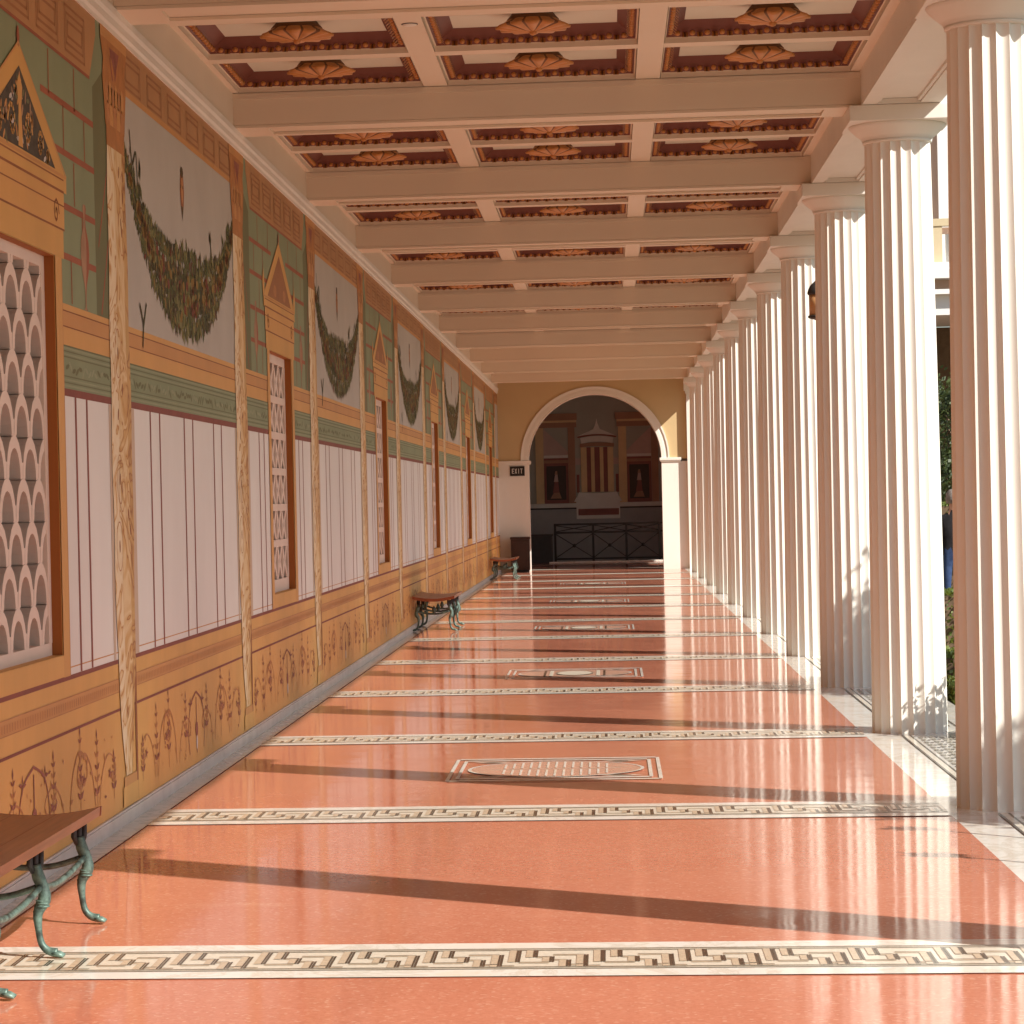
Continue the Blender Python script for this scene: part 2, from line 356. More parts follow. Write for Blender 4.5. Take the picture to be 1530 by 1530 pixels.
# ------------------------------------------------------------------ columns
def shaft_mesh():
    g = MB(); nf, sg = 20, 10; n = nf * sg; rows = []
    zs = [0.0, 0.02, 0.5, 1.0, 1.5, 2.0, 2.5, 3.0, 3.5, 4.02, 4.06]
    for z in zs:
        t = z / 4.06; r = 0.258 - 0.033 * (0.8 * t + 0.2 * t * t)
        row = []
        for j in range(n):
            a = 2 * PI * j / n; u = (j % sg) / sg
            d = 4 * u * (1 - u) * 0.0175 * (r / .258)
            chord = r * (1 - (1 - math.cos(PI / nf)) * 4 * u * (1 - u))
            rr_ = chord - d
            row.append((rr_ * math.cos(a - PI / 2), rr_ * math.sin(a - PI / 2), z))
        rows.append(row)
    base = g.grid(rows, 'white', True, True, True, True)
    return g, n, sg, len(zs)
def make_column():
    t = thing('fluted_column', 'x', 'column')
    g, n, sg, nz = shaft_mesh(); o = g.build('shaft', t)
    keys = set()
    for a in range(nz - 1):
        for j in range(0, n, sg): keys.add((a * n + j, (a + 1) * n + j))
    for e in o.data.edges:
        a, b_ = sorted(e.vertices)
        if (a, b_) in keys or b_ - a < n and (a // n in (0, nz - 1)) and a // n == b_ // n: e.use_edge_sharp = True
    c = MB()
    c.lathe([(0.224, 4.055), (0.236, 4.06), (0.236, 4.072), (0.230, 4.076), (0.242, 4.08), (0.242, 4.09), (0.262, 4.105), (0.292, 4.132), (0.318, 4.158), (0.330, 4.175), (0.328, 4.184)], 'white', 48)
    c.build('echinus', t)
    c = MB(); c.box(-.35, .35, -.35, .35, 4.182, HS - 0.002, 'white', 0.006); c.build('abacus', t)
    return t
ORD = {0: 'fluted white column outside the frame on the right, shading the foreground floor', 1: 'nearest fluted white column, cut by the right edge of the photo',
       2: 'second fluted white column, beside the narrow garden gap', 3: 'third fluted column, hiding half of the hanging lantern, leaf shadows at its foot',
       4: 'fourth fluted column, seen right behind the hanging lantern', 5: 'fifth fluted column counted from the photo edge', 6: 'sixth fluted column counted from the photo edge',
       7: 'seventh fluted column counted from the photo edge', 8: 'fourth fluted column counted back from the arch wall', 9: 'third fluted column counted back from the arch wall',
       10: 'second fluted column counted back from the arch wall', 11: 'last fluted column, next to the arch wall pier', -1: 'fluted white column behind the viewer'}
c0 = make_column()
for i, k in enumerate(KS):
    o = c0 if i == 0 else copy_tree(c0)
    o.location = (XC, yk(k), 0.0); o['label'] = ORD[k]; o['group'] = 'fluted columns along the garden side'

# ------------------------------------------------------------------ architrave over the columns
arch = thing('architrave', 'white panelled architrave carried by the fluted columns', 'beam', (XC, 0, HS))
g = MB(); ax0, ax1 = -0.265, 0.262
g.box(ax0, ax1, YS, YE - 0.002, 0.035, 1.1, 'white')
g.build('beam_body', arch)
g = MB()
for a, b_ in ((ax0, -0.165), (0.125, ax1)): g.box(a, b_, YS, YE - 0.002, 0.0, 0.033, 'white')
for k in KS:
    g.box(-0.163, 0.123, yk(k) - 0.38, yk(k) + 0.38, 0.0, 0.033, 'white')
g.build('soffit_frame', arch)
g = MB()
for k in KS:
    ya, yb = yk(k) + 0.382, min(yk(k + 1) - 0.382, YE)
    for a, b_ in ((-0.163, -0.143), (0.103, 0.123)): g.box(a, b_, ya, yb, 0.012, 0.032, 'white')
g.build('soffit_moulding', arch)

# ------------------------------------------------------------------ ceiling
ceil = thing('coffered_ceiling', 'coffered ceiling of cross beams with red and gilded coffers', 'ceiling', (0, 0, HS))
g = MB(); g.box(-2.75, 1.765, YS, YE, 0.46, 0.9, 'ceil'); g.build('roof_slab', ceil)
XI0, XI1 = -2.562, 1.775
cw, rw = 1.293, 0.165
cxs = [-2.51 + cw / 2 + i * (cw + rw) for i in range(3)]
cl, BH = 1.343, 0.24
dR, dP = HR - HS, HP - HS
def beam(k):
    g = MB(); y = yk(k)
    g.box(XI0, XI1, y - BH, y + BH, 0.02, 0.459, 'ceil')
    # soffit with a shallow sunk panel
    for a, b_ in ((-BH, -BH + .08), (BH - .08, BH)): g.box(XI0, XI1, y + a, y + b_, 0, 0.018, 'ceil')
    g.box(XI0, XI0 + .25, y - BH + .081, y + BH - .081, 0, 0.018, 'ceil'); g.box(XI1 - .25, XI1, y - BH + .081, y + BH - .081, 0, 0.018, 'ceil')
    # fascia against the coffers
    for s_ in (-1, 1): g.box(XI0, XI1, y + s_ * (BH + .001), y + s_ * (BH + .016), dR - 0.045, dR - 0.004, 'ceil')
    return g.build('cross_beam', ceil)
for k in range(0, 12): beam(k)
def coffer_mesh(detail):
    g = MB(); hx, hy = cw / 2 - .004, cl / 2 - .004
    def ring(x1, y1, z1, x2, y2, z2, mat):
        A = [(-x1, -y1, z1), (x1, -y1, z1), (x1, y1, z1), (-x1, y1, z1)]; B_ = [(-x2, -y2, z2), (x2, -y2, z2), (x2, y2, z2), (-x2, y2, z2)]
        for i in range(4):
            j = (i + 1) % 4; g.face([A[i], B_[i], B_[j], A[j]], mat)
    ring(hx, hy, 0, hx, hy, .036, 'ceil'); ring(hx, hy, .036, hx - .010, hy - .010, .036, 'ceil')
    ring(hx - .010, hy - .010, .036, hx - .062, hy - .062, .084, 'cofred')
    ring(hx - .062, hy - .062, .084, hx - .125, hy - .125, .126, 'cofred')
    a, b_ = hx - .125, hy - .125
    g.face([(-a, -b_, .126), (-a, b_, .126), (a, b_, .126), (a, -b_, .126)], 'ceilpanel')
    return g
def ico(g, c, r, mat):
    n, mrows = 8, 5
    rows = [[(c[0] + r * math.sin(PI * i / mrows) * math.cos(2 * PI * j / n), c[1] + r * math.sin(PI * i / mrows) * math.sin(2 * PI * j / n), c[2] + r * math.cos(PI * i / mrows)) for j in range(n)] for i in range(mrows + 1)]
    g.grid(rows, mat, True, True)
def make_coffer():
    o = coffer_mesh(True).build('coffer', ceil); hx, hy = cw / 2 - .040, cl / 2 - .040
    g = MB(); L = 13
    for ax in (0, 1):
        for s_ in (-1, 1):
            H_ = hx if ax == 0 else hy
            for i in range(L):
                u = -H_ + (i + .5) * 2 * H_ / L
                c = (u, s_ * hy, .056) if ax == 0 else (s_ * hx, u, .056)
                ico(g, c, .0185, 'gilt')
                for du in (0.38, 0.5, 0.62):
                    w = u + (du) * 2 * H_ / L
                    if abs(w) > H_ - .02: continue
                    c2 = Vector((w, s_ * hy, .058)) if ax == 0 else Vector((s_ * hx, w, .058))
                    nv = Vector((0, -s_, 1)) if ax == 0 else Vector((-s_, 0, 1)); nv.normalize()
                    e = Vector((0, s_ * .026, .026)) if ax == 0 else Vector((s_ * .026, 0, .026))
                    al = Vector((.007, 0, 0)) if ax == 0 else Vector((0, .007, 0))
                    off = Vector((0, -s_ * .008, -.008)) if ax == 0 else Vector((-s_ * .008, 0, -.008))
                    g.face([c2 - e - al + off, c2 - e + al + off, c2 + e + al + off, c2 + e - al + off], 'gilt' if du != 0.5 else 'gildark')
            # rails above and below the egg row
            for zz, dd in ((.036, .012), (.104, .080)):
                pass
    g.build('egg_moulding', o)
    g = MB(); npet = 10
    # stem cone in painted shade hanging from the panel, then a flared, lobed flower
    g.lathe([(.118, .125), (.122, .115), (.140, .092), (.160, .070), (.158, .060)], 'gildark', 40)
    n = 80
    def flower(prof, lobes, amp, ph):
        rows = []
        for r, z in prof:
            row = []
            for j in range(n):
                a = 2 * PI * j / n; q = abs(math.cos(lobes * a / 2 + ph)); k = r / .22
                rr_ = r * (1 + amp * k * (q - .55)); row.append((rr_ * math.cos(a), rr_ * math.sin(a), z - .020 * k * q + .010 * k))
            rows.append(row)
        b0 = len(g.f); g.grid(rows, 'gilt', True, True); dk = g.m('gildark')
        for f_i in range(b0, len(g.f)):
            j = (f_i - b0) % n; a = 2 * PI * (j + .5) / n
            if abs(math.cos(lobes * a / 2 + ph)) < .30: g.mi[f_i] = dk  # shade painted into the petal creases
    flower([(.08, .095), (.130, .088), (.158, .066), (.190, .044), (.214, .036), (.210, .024), (.175, .018), (.13, .010), (.07, .0), (.02, -.004)], 12, .20, 0)
    ico(g, (0, 0, -.002), .026, 'gilt')
    g.build('rosette', o)
    return o
cof0 = None
rib = MB(); rib.box(XW + .0006, -2.5515, YS, YE - .003, .006, .4585, 'ceil')
for k in range(0, 12):
    yb0, yb1 = yk(k) + BH + .017, yk(k + 1) - BH - .017
    if k == 11: yb1 = YE
    if yb1 - yb0 < 1.5: rib.box(XI0, XI1, yb0, yb1, dR, .459, 'ceil'); continue
    rws = (yb1 - yb0 - 3 * cl) / 2
    # frame level: longitudinal ribs + cross ribs (butted)
    xs = [XI0, -2.51] + sum(([c + cw / 2, c + cw / 2 + rw] for c in cxs[:2]), []) + [cxs[2] + cw / 2, XI1]
    for a, b_ in ((xs[0], xs[1]), (xs[2], xs[3]), (xs[4], xs[5]), (xs[6], xs[7])):
        rib.box(a, b_, yb0, yb1, dR, .459, 'ceil')
    for i in range(2):
        y_ = yb0 + cl + i * (cl + rws)
        for c in cxs: rib.box(c - cw / 2 + .0005, c + cw / 2 - .0005, y_, y_ + rws, dR, .458, 'ceil')
    for i in range(3):
        for c in cxs:
            if k == 0 or k > 7:
                if k == 0 and i < 2: continue
                if k > 7: continue
            if cof0 is None: cof0 = make_coffer(); o = cof0
            else: o = copy_tree(cof0, ceil)
            o.location = (c, yb0 + cl / 2 + i * (cl + rws), dR)
rib.build('ceiling_rib', ceil)
# small sprinkler discs on the ribs
for lab, x, y in (('small round sprinkler disc on the left rib of the nearest coffers', -1.135, yk(1) + 2.0), ('small round sprinkler disc on the left rib, second bay of coffers', -1.135, yk(2) + 2.0)):
    g = MB(); g.lathe([(.045, 0.0), (.045, -.006), (.03, -.012), (.012, -.014)], 'white', 20); g.lathe([(.05, -.001), (.05, -.004)], 'iron', 20)
    tag(g.build('sprinkler_head', None, (x, y, HR - .0005)), lab, 'sprinkler', 'sprinklers on the ceiling ribs')

# ------------------------------------------------------------------ painted wall
wall = thing('mural_wall', 'long ochre wall painted with columns, garlands and panels', 'wall', (XW, 0, 0))
CW = [12.57 + 10.05 * j for j in range(-1, 6)]          # window centres
WZ0, WZ1, WH = 0.975, 2.85, 0.75
YW1 = YE - .002
g = MB()
ys = [YS]
for c in CW:
    g.box(-.35, 0, ys[-1], c - WH, 0, 4.75, 'orange')
    g.box(-.35, 0, c - WH, c + WH, 0, WZ0, 'orange'); g.box(-.35, 0, c - WH, c + WH, WZ1, 4.75, 'orange')
    ys.append(c + WH)
g.box(-.35, 0, ys[-1], YW1, 0, 4.75, 'orange')
g.build('wall_face', wall)
g = MB(); g.box(.0005, .018, YS, YW1, 0.0, .07, 'basemarble'); g.box(.0005, .012, YS, YW1, .0705, .082, 'basemarble'); g.build('baseboard', wall)
g = MB()
rows = [(.0005, 4.165), (.010, 4.165), (.012, 4.185), (.022, 4.20), (.024, 4.235), (.034, 4.255), (.036, 4.292), (.0205, 4.294)]
g.grid([[(x, YS, z), (x, YW1, z)] for x, z in rows], 'white', False); g.build('cornice', wall)
class PB(MB):
    """paint on the wall: polygons in (y, z), lifted lift mm from the wall"""
    def pl(s, pts, mat, lift): s.face([(lift * .001, y, z) for y, z in pts], mat)
    def rect(s, y0, y1, z0, z1, mat, lift): s.pl([(y0, z0), (y1, z0), (y1, z1), (y0, z1)], mat, lift)
    def line(s, pts, w, mat, lift, closed=False):
        n = len(pts)
        for i in range(n if closed else n - 1):
            a = Vector(pts[i]); b_ = Vector(pts[(i + 1) % n]); d = b_ - a
            if d.length < 1e-6: continue
            q = Vector((-d.y, d.x)).normalized() * w / 2; e = d.normalized() * w * .3
            s.pl([a - e - q, b_ + e - q, b_ + e + q, a - e + q], mat, lift)
PC = [CW[0] - 2.51]
for c in CW: PC += [c - 2.51, c + 2.51] if c != CW[0] else [c + 2.51]
segs = []
# horizontal zones between window surrounds (continuous behind painted columns)
def zone(g, z0, z1, mat, lift, y0=YS, y1=YW1, gap=WH + .16):
    a = y0
    for c in CW:
        if z0 < 3.2 and z1 > 0.9: 
            g.rect(a, c - gap, z0, z1, mat, lift); a = c + gap
    g.rect(a, y1, z0, z1, mat, lift)
g = PB()
zone(g, .85, .872, 'redline', 2); zone(g, .700, .772, 'orangedk', 1); zone(g, .70, .704, 'plumlt', 2); zone(g, .768, .772, 'plumlt', 2); zone(g, .602, .616, 'redline', 2)
y = 9.0
while y < 40:
    g.rect(y, y + .014, .714, .750, 'plumlt', 2); y += .055
# low arabesque scrolls in the dado
def blob(g, y, z, a, b_, rot, mat, lift, n=8):
    ca, sa = math.cos(rot), math.sin(rot)
    g.pl([(y + a * math.cos(2 * PI * j / n) * ca - b_ * math.sin(2 * PI * j / n) * sa, z + a * math.cos(2 * PI * j / n) * sa + b_ * math.sin(2 * PI * j / n) * ca) for j in range(n)], mat, lift)
g.build('dado_lines', wall)
def arabesque(seed):
    rr = random.Random(seed); g = PB()
    def leafy(y, z, a, L_, mat):
        d = Vector((math.cos(a) * 1.6, math.sin(a))); q = Vector((-d.y, d.x)).normalized() * L_ * .22
        p = Vector((y, z)); g.pl([p, p + d * L_ * .4 + q, p + d * L_, p + d * L_ * .4 - q], mat, 3)
    def curl(y, z, h, s_, mat, w):
        """a stem that rises and rolls over to side s_"""
        P = [(y, z), (y + s_ * .04, z + h * .4), (y + s_ * .13, z + h * .78), (y + s_ * .28, z + h), (y + s_ * .44, z + h * .86), (y + s_ * .48, z + h * .62), (y + s_ * .38, z + h * .5), (y + s_ * .31, z + h * .62)]
        P = smoothpath(P, 5); g.line(P, w, mat, 2.5)
        for i in range(4, len(P), 4):
            if rr.random() < .8: leafy(P[i][0], P[i][1], rr.uniform(0, 2 * PI), .05 * rr.uniform(.6, 1.2), mat)
        for q in range(5): leafy(P[-1][0], P[-1][1], q * 2 * PI / 5, .035, 'plum')
    def stalk(y, z, h, mat):
        g.line([(y, z), (y + .01, z + h)], .010, mat, 2.5)
        for i in range(5):
            t = .25 + .17 * i
            for s_ in (-1, 1): leafy(y, z + h * t, PI / 2 + s_ * .9, .06 * (1.2 - t * .6), mat if i % 2 else 'plum')
        leafy(y, z + h, PI / 2, .06, 'plum')
    for s_ in (-1, 1):
        curl(s_ * 1.62, .15, .26, s_, 'plumlt', .010); curl(s_ * 1.52, .15, .32, -s_, 'plumlt', .012); stalk(s_ * 1.57, .15, .36, 'plumlt')
        curl(s_ * .82, .16, .33, s_, 'plumlt', .012); curl(s_ * .72, .15, .24, -s_, 'plumlt', .010); stalk(s_ * 1.12, .16, .40, 'plumlt'); stalk(s_ * .45, .2, .3, 'plumlt')
        g.line(smoothpath([(s_ * .30, .16), (s_ * .34, .3), (s_ * .24, .45), (0, .52)], 6), .014, 'plum', 2.5)
        for q in range(4): leafy(s_ * .25, .46, q * 1.5, .05, 'plum')
        stalk(s_ * 2.05, .17, .2, 'plumlt')
    blob(g, 0, .29, .055, .05, 0, 'plum', 3); blob(g, 0, .21, .03, .045, 0, 'basemarble', 3.2); g.line([(0, .15), (0, .48)], .02, 'plum', 2.4)
    for i in range(34): leafy(rr.uniform(-2.1, 2.1), rr.uniform(.14, .54), rr.uniform(0, 2 * PI), rr.uniform(.015, .04), rr.choice(['plumlt', 'plumlt', 'plum']))
    return g
a0 = arabesque(3).build('dado_scrollwork', wall); a1 = arabesque(8).build('dado_scrollwork', wall)
mids = sorted([c for c in CW] + [c + 5.025 for c in CW])
first = {0: a0, 1: a1}; used = [False, False]
for i, c in enumerate(mids):
    if c > YE - 2: continue
    q = i % 2
    if not used[q]: o = first[q]; used[q] = True
    else: o = first[q].copy(); col.objects.link(o); o.parent = wall
    o.location = (0, c, 0)
g = PB()
zone(g, .872, 2.200, 'panel', 1); zone(g, 2.200, 2.236, 'redline', 2); zone(g, .905, .911, 'orangedk', 1.5)
for c in CW:
    for s_ in (-1, 1):
        for d in (WH + .16 + .30, WH + .16 + .60): g.rect(c + s_ * d - .022, c + s_ * d + .022, .873, 2.2, 'redline', 2)
        e = c + s_ * (WH + .16); g.rect(min(e, e + s_ * .12), max(e, e + s_ * .12), .873, 2.2, 'panelshade', 1.5) if 0 else None
    c2 = c + 5.025
    for d in (-1.54, -1.20, -.24, .12, 1.06, 1.44): g.rect(c2 + d - .022, c2 + d + .022, .873, 2.2, 'redline', 2)
g.build('white_panel', wall)
g = PB()
zone(g, 2.236, 2.444, 'green', 1)
for zz, hh, mt in ((2.245, .010, 'greenlt'), (2.262, .006, 'greendk'), (2.275, .008, 'greenlt'), (2.292, .006, 'greendk'), (2.385, .006, 'greendk'), (2.396, .008, 'greenlt'), (2.412, .006, 'greendk'), (2.425, .009, 'greenlt'), (2.437, .007, 'greendk')):
    zone(g, zz, zz + hh, mt, 2)
y = 9.0; rr = random.Random(5)
while y < 36:
    if min(abs(y - c) for c in CW) < WH + .22: y += .085; continue
    blob(g, y, 2.335 + rr.uniform(-.01, .01), .05, .012, rr.uniform(-.7, .7), rr.choice(['greenlt', 'greendk']), 2.2, 6); y += .085
g.build('green_band', wall)
g = PB()
zone(g, 2.444, 2.642, 'orangelt', 1); zone(g, 2.535, 2.605, 'orangedk', 2); zone(g, 2.605, 2.611, 'brownline', 2.5); zone(g, 2.530, 2.536, 'brownline', 2.5)
g.build('ochre_band', wall)
# upper fields
g = PB()
for c in CW:
    y0_, y1_ = c - 2.51, c + 2.51
    g.rect(y0_, c - WH - .1, 2.642, 4.17, 'green', 1); g.rect(c + WH + .1, y1_, 2.642, 4.17, 'green', 1); g.rect(c - WH - .1, c + WH + .1, 2.852, 4.17, 'green', 1)
    for s_ in (-1, 1):
        a, b_ = c + s_ * 1.86, c + s_ * 2.51
        g.pl([(a, 2.642), (b_, 2.642), (b_, 4.06), (a, 3.80)] , 'greendk', 1.5)
        g.line([(c + s_ * 2.0, 2.66), (c + s_ * 2.24, 3.05)], .025, 'mortar', 2); g.line([(c + s_ * 1.95, 3.0), (c + s_ * 2.24, 3.42)], .02, 'mortar', 2)
        for zz in (2.872, 3.112, 3.37, 3.605): g.rect(min(c + s_ * .5, a), max(c + s_ * .5, a), zz - .016, zz + .016, 'mortar', 2)
        for zz, yy in ((2.757, 1.18), (2.99, 1.5), (3.24, 1.3), (3.49, 1.6), (3.49, 1.05), (3.71, 1.35), (3.71, .7)):
            g.rect(c + s_ * yy - .012, c + s_ * yy + .012, zz - .105, zz + .105, 'brownline', 2)
        # painted ewer
        e = c + s_ * 1.55; P = [(.03, 3.17), (.045, 3.15), (.02, 3.10), (.03, 3.06), (.10, 2.99), (.115, 2.93), (.09, 2.84), (.03, 2.77), (.012, 2.72), (.012, 2.66), (.05, 2.645)]
        g.pl([(e - q, z_) for q, z_ in P] + [(e + q, z_) for q, z_ in reversed(P)], 'ewer', 2.6)
        g.pl([(e + q * .35, z_) for q, z_ in P] + [(e + q, z_) for q, z_ in reversed(P)], 'mortar', 3)
g.build('green_panel', wall)
g = PB()
for c in CW + [CW[0] - 10.05]:
    c2 = c + 5.025
    g.rect(c2 - 2.515, min(c2 + 2.515, YW1), 2.642, 4.17, 'grey', 1)
g.build('grey_panel', wall)
g = PB()
def fret(y, z, w, h, n=3):
    for q in range(n):
        d = q * .037
        if h / 2 - d < .02: break
        g.line([(y - w / 2 + d, z - h / 2 + d), (y + w / 2 - d, z - h / 2 + d), (y + w / 2 - d, z + h / 2 - d), (y - w / 2 + d, z + h / 2 - d)], .014, 'friezedk', 3, True)
for c in CW:
    g.rect(c - 1.78, c + 1.78, 3.83, 4.17, 'frieze', 2); g.rect(c - 1.78, c + 1.78, 3.825, 3.842, 'mortar', 3); 
    for s_ in (-1, 1): g.pl([(c + s_ * 1.78, 3.83), (c + s_ * 1.98, 4.08), (c + s_ * 1.98, 4.17), (c + s_ * 1.78, 4.17)], 'frieze', 2.2)
    for d in (-1.4, -.7, 0, .7, 1.4): fret(c + d, 3.99, .52, .22)
    c2 = c + 5.025
    if c2 < YE + 1:
        y1_ = min(c2 + 2.515, YW1)
        g.rect(c2 - 2.515, y1_, 3.90, 4.17, 'frieze', 2); g.rect(c2 - 2.515, y1_, 3.895, 3.93, 'orangedk', 2.5)
        for d in (-1.9, -1.14, -.38, .38, 1.14, 1.9):
            if c2 + d + .4 < YW1: fret(c2 + d, 4.03, .52, .17)
g.build('painted_frieze', wall)
# painted columns
def pcol():
    g = PB(); L = 5
    prof = [(.10, .25), (.22, .62), (.28, 1.0), (.31, 1.7), (.30, 2.6), (.275, 3.555)]
    P = smoothpath(prof, 6)
    rr = random.Random(2)
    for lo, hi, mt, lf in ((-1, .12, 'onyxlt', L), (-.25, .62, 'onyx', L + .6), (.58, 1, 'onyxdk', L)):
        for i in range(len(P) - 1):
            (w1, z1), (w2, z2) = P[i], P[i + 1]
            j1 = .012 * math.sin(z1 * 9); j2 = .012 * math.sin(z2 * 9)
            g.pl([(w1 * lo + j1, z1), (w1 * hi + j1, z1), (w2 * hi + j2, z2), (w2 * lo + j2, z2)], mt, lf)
    for i in range(15):
        z_ = rr.uniform(.5, 3.45); y_ = rr.uniform(-.2, .2); blob(g, y_, z_, .016, .035, rr.uniform(-.4, .4), 'brownline', L + 1.2)
        if i % 2 == 0:
            el = [(y_ + .09 * math.cos(2 * PI * j / 14), z_ + .13 * math.sin(2 * PI * j / 14)) for j in range(14)]
            g.line([p for p in el if abs(p[0]) < .27], .008, 'gilt', L + 1.1)
    # neck, capital, base
    g.rect(-.275, .275, 3.555, 3.66, 'capital', L)
    g.pl([(-.29, 3.66), (.29, 3.66), (.36, 3.9), (.33, 4.0), (.40, 4.10), (.40, 4.165), (-.40, 4.165), (-.40, 4.10), (-.33, 4.0), (-.36, 3.9)], 'capital', L)
    for z_, n in ((3.72, 5), (3.83, 6)):
        for i in range(n):
            y_ = -.27 + .54 * (i + .5) / n; g.pl([(y_ - .05, z_ - .05), (y_ + .05, z_ - .05), (y_ + .06, z_ + .04), (y_, z_ + .075), (y_ - .06, z_ + .04)], 'orangedk' if i % 2 else 'plumlt', L + .6)
    g.line(smoothpath([(-.05, 3.92), (-.12, 4.02), (-.02, 4.07), (.06, 4.0), (.02, 3.93)], 4), .022, 'plum', L + 1)
    g.pl([(-.14, 4.08), (.16, 4.08), (.03, 3.94)], 'plum', L + .5); g.rect(-.40, .40, 4.11, 4.165, 'orangedk', L + .4)
    g.rect(-.16, .24, .195, .245, 'orangedk', L); g.rect(-.2, .28, .09, .195, 'orange', L); g.rect(.24, .30, .09, .85, 'brownline', L - 2)
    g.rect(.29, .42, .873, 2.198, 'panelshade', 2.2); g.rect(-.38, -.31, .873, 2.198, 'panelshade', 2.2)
    return g
p0 = None
for y in PC:
    if y > YE - .3 or y < 0: continue
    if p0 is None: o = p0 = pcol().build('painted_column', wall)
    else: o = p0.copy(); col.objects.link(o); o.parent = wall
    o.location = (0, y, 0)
# garlands
def garland(seed):
    rr = random.Random(seed); g = PB()
    def mid(u): return 2.975 + .62 * abs(u) ** 2.7, .205 * (1 - abs(u) ** 1.5) + .035
    n_ = 30
    for i in range(n_):
        u0, u1 = -.98 + 1.96 * i / n_, -.98 + 1.96 * (i + 1) / n_
        (a, t0), (b_, t1) = mid(u0), mid(u1)
        g.pl([(2.28 * u0, a - t0 * .5), (2.28 * u1, b_ - t1 * .5), (2.28 * u1, b_ + t1 * .45), (2.28 * u0, a + t0 * .45)], rr.choice(['leaf2', 'leaf2', 'leaf5', 'leaf0']), 2.2)
    for i in range(2600):
        u = rr.uniform(-1, 1)
        zc, th = mid(u); y_ = 2.28 * u; q = rr.uniform(-1, 1)
        z_ = zc + q * th
        L_ = rr.uniform(.05, .13) * (.42 + 2.0 * th); ang = rr.gauss(-PI / 2, .7) if q < rr.uniform(-.3, .5) else rr.gauss(PI / 2, .7)
        if abs(q) < .5: ang = rr.uniform(0, 2 * PI)
        w_ = L_ * rr.uniform(.2, .38); d = Vector((math.cos(ang) * 1.3, math.sin(ang))); n__ = Vector((-d.y, d.x)).normalized()
        p = Vector((y_, z_)); patch = math.sin(u * 11 + seed) + math.sin(u * 23 + q * 4)
        k = rr.choices(range(6), (30, 26 + 12 * patch, 30 - 10 * patch, 5, 1.5, 7))[0]
        g.pl([p, p + d * L_ * .4 + n__ * w_, p + d * L_, p + d * L_ * .4 - n__ * w_], 'leaf%d' % k, 2.5 + i * .0008)
        if i % 60 == 0:
            for q2 in range(4): blob(g, y_ + rr.uniform(-.06, .06), zc + rr.uniform(-.5, .5) * th, .045, .032, 0, rr.choice(['leaf4', 'leaf3', 'leaf3', 'leaf5']), 4.7, 7)
    for y_, z_ in ((-2.0, 3.55), (-1.75, 3.5), (2.0, 3.5), (1.75, 3.42), (1.1, 3.38)):
        for j in range(7):
            a = rr.uniform(-2.2, -.9); L_ = rr.uniform(.06, .14); p = Vector((y_ + rr.uniform(-.1, .1), z_ + rr.uniform(-.12, .12)))
            d = Vector((math.cos(a), math.sin(a))); n_ = Vector((-d.y, d.x)) * L_ * .2
            g.pl([p, p + d * L_ * .5 + n_, p + d * L_, p + d * L_ * .5 - n_], rr.choice(['leaf0', 'leaf2']), 4.5)
    g.line(smoothpath([(-2.05, 3.72), (-1.98, 3.55), (-1.85, 3.62), (-1.8, 3.42), (-1.7, 3.35)], 5), .02, 'leaf2', 4.6)
    g.line(smoothpath([(-1.75, 2.56), (-1.72, 2.68), (-1.82, 2.78)], 4), .03, 'leaf2', 4.6); g.line([(-1.72, 2.66), (-1.6, 2.8)], .025, 'leaf2', 4.6)
    # hanging mask
    blob(g, -.12, 3.60, .085, .13, 0, 'brownline', 3); blob(g, -.12, 3.60, .05, .085, 0, 'plumlt', 3.4); g.pl([(-.17, 3.5), (-.07, 3.5), (-.12, 3.41)], 'leaf5', 3); blob(g, -.12, 3.71, .06, .035, 0, 'leaf5', 3.5)
    for dy in (-.05, .03): blob(g, -.12 + dy, 3.62, .014, .012, 0, 'leaf2', 3.8)
    return g
g0 = [garland(1), garland(2)]; go = [None, None]
for i, c in enumerate(CW):
    c2 = c + 5.025
    if c2 > YE + .1 : continue
    q = i % 2
    if go[q] is None: o = go[q] = g0[q].build('garland', wall)
    else: o = go[q].copy(); col.objects.link(o); o.parent = wall
    o.location = (0, c2, 0)
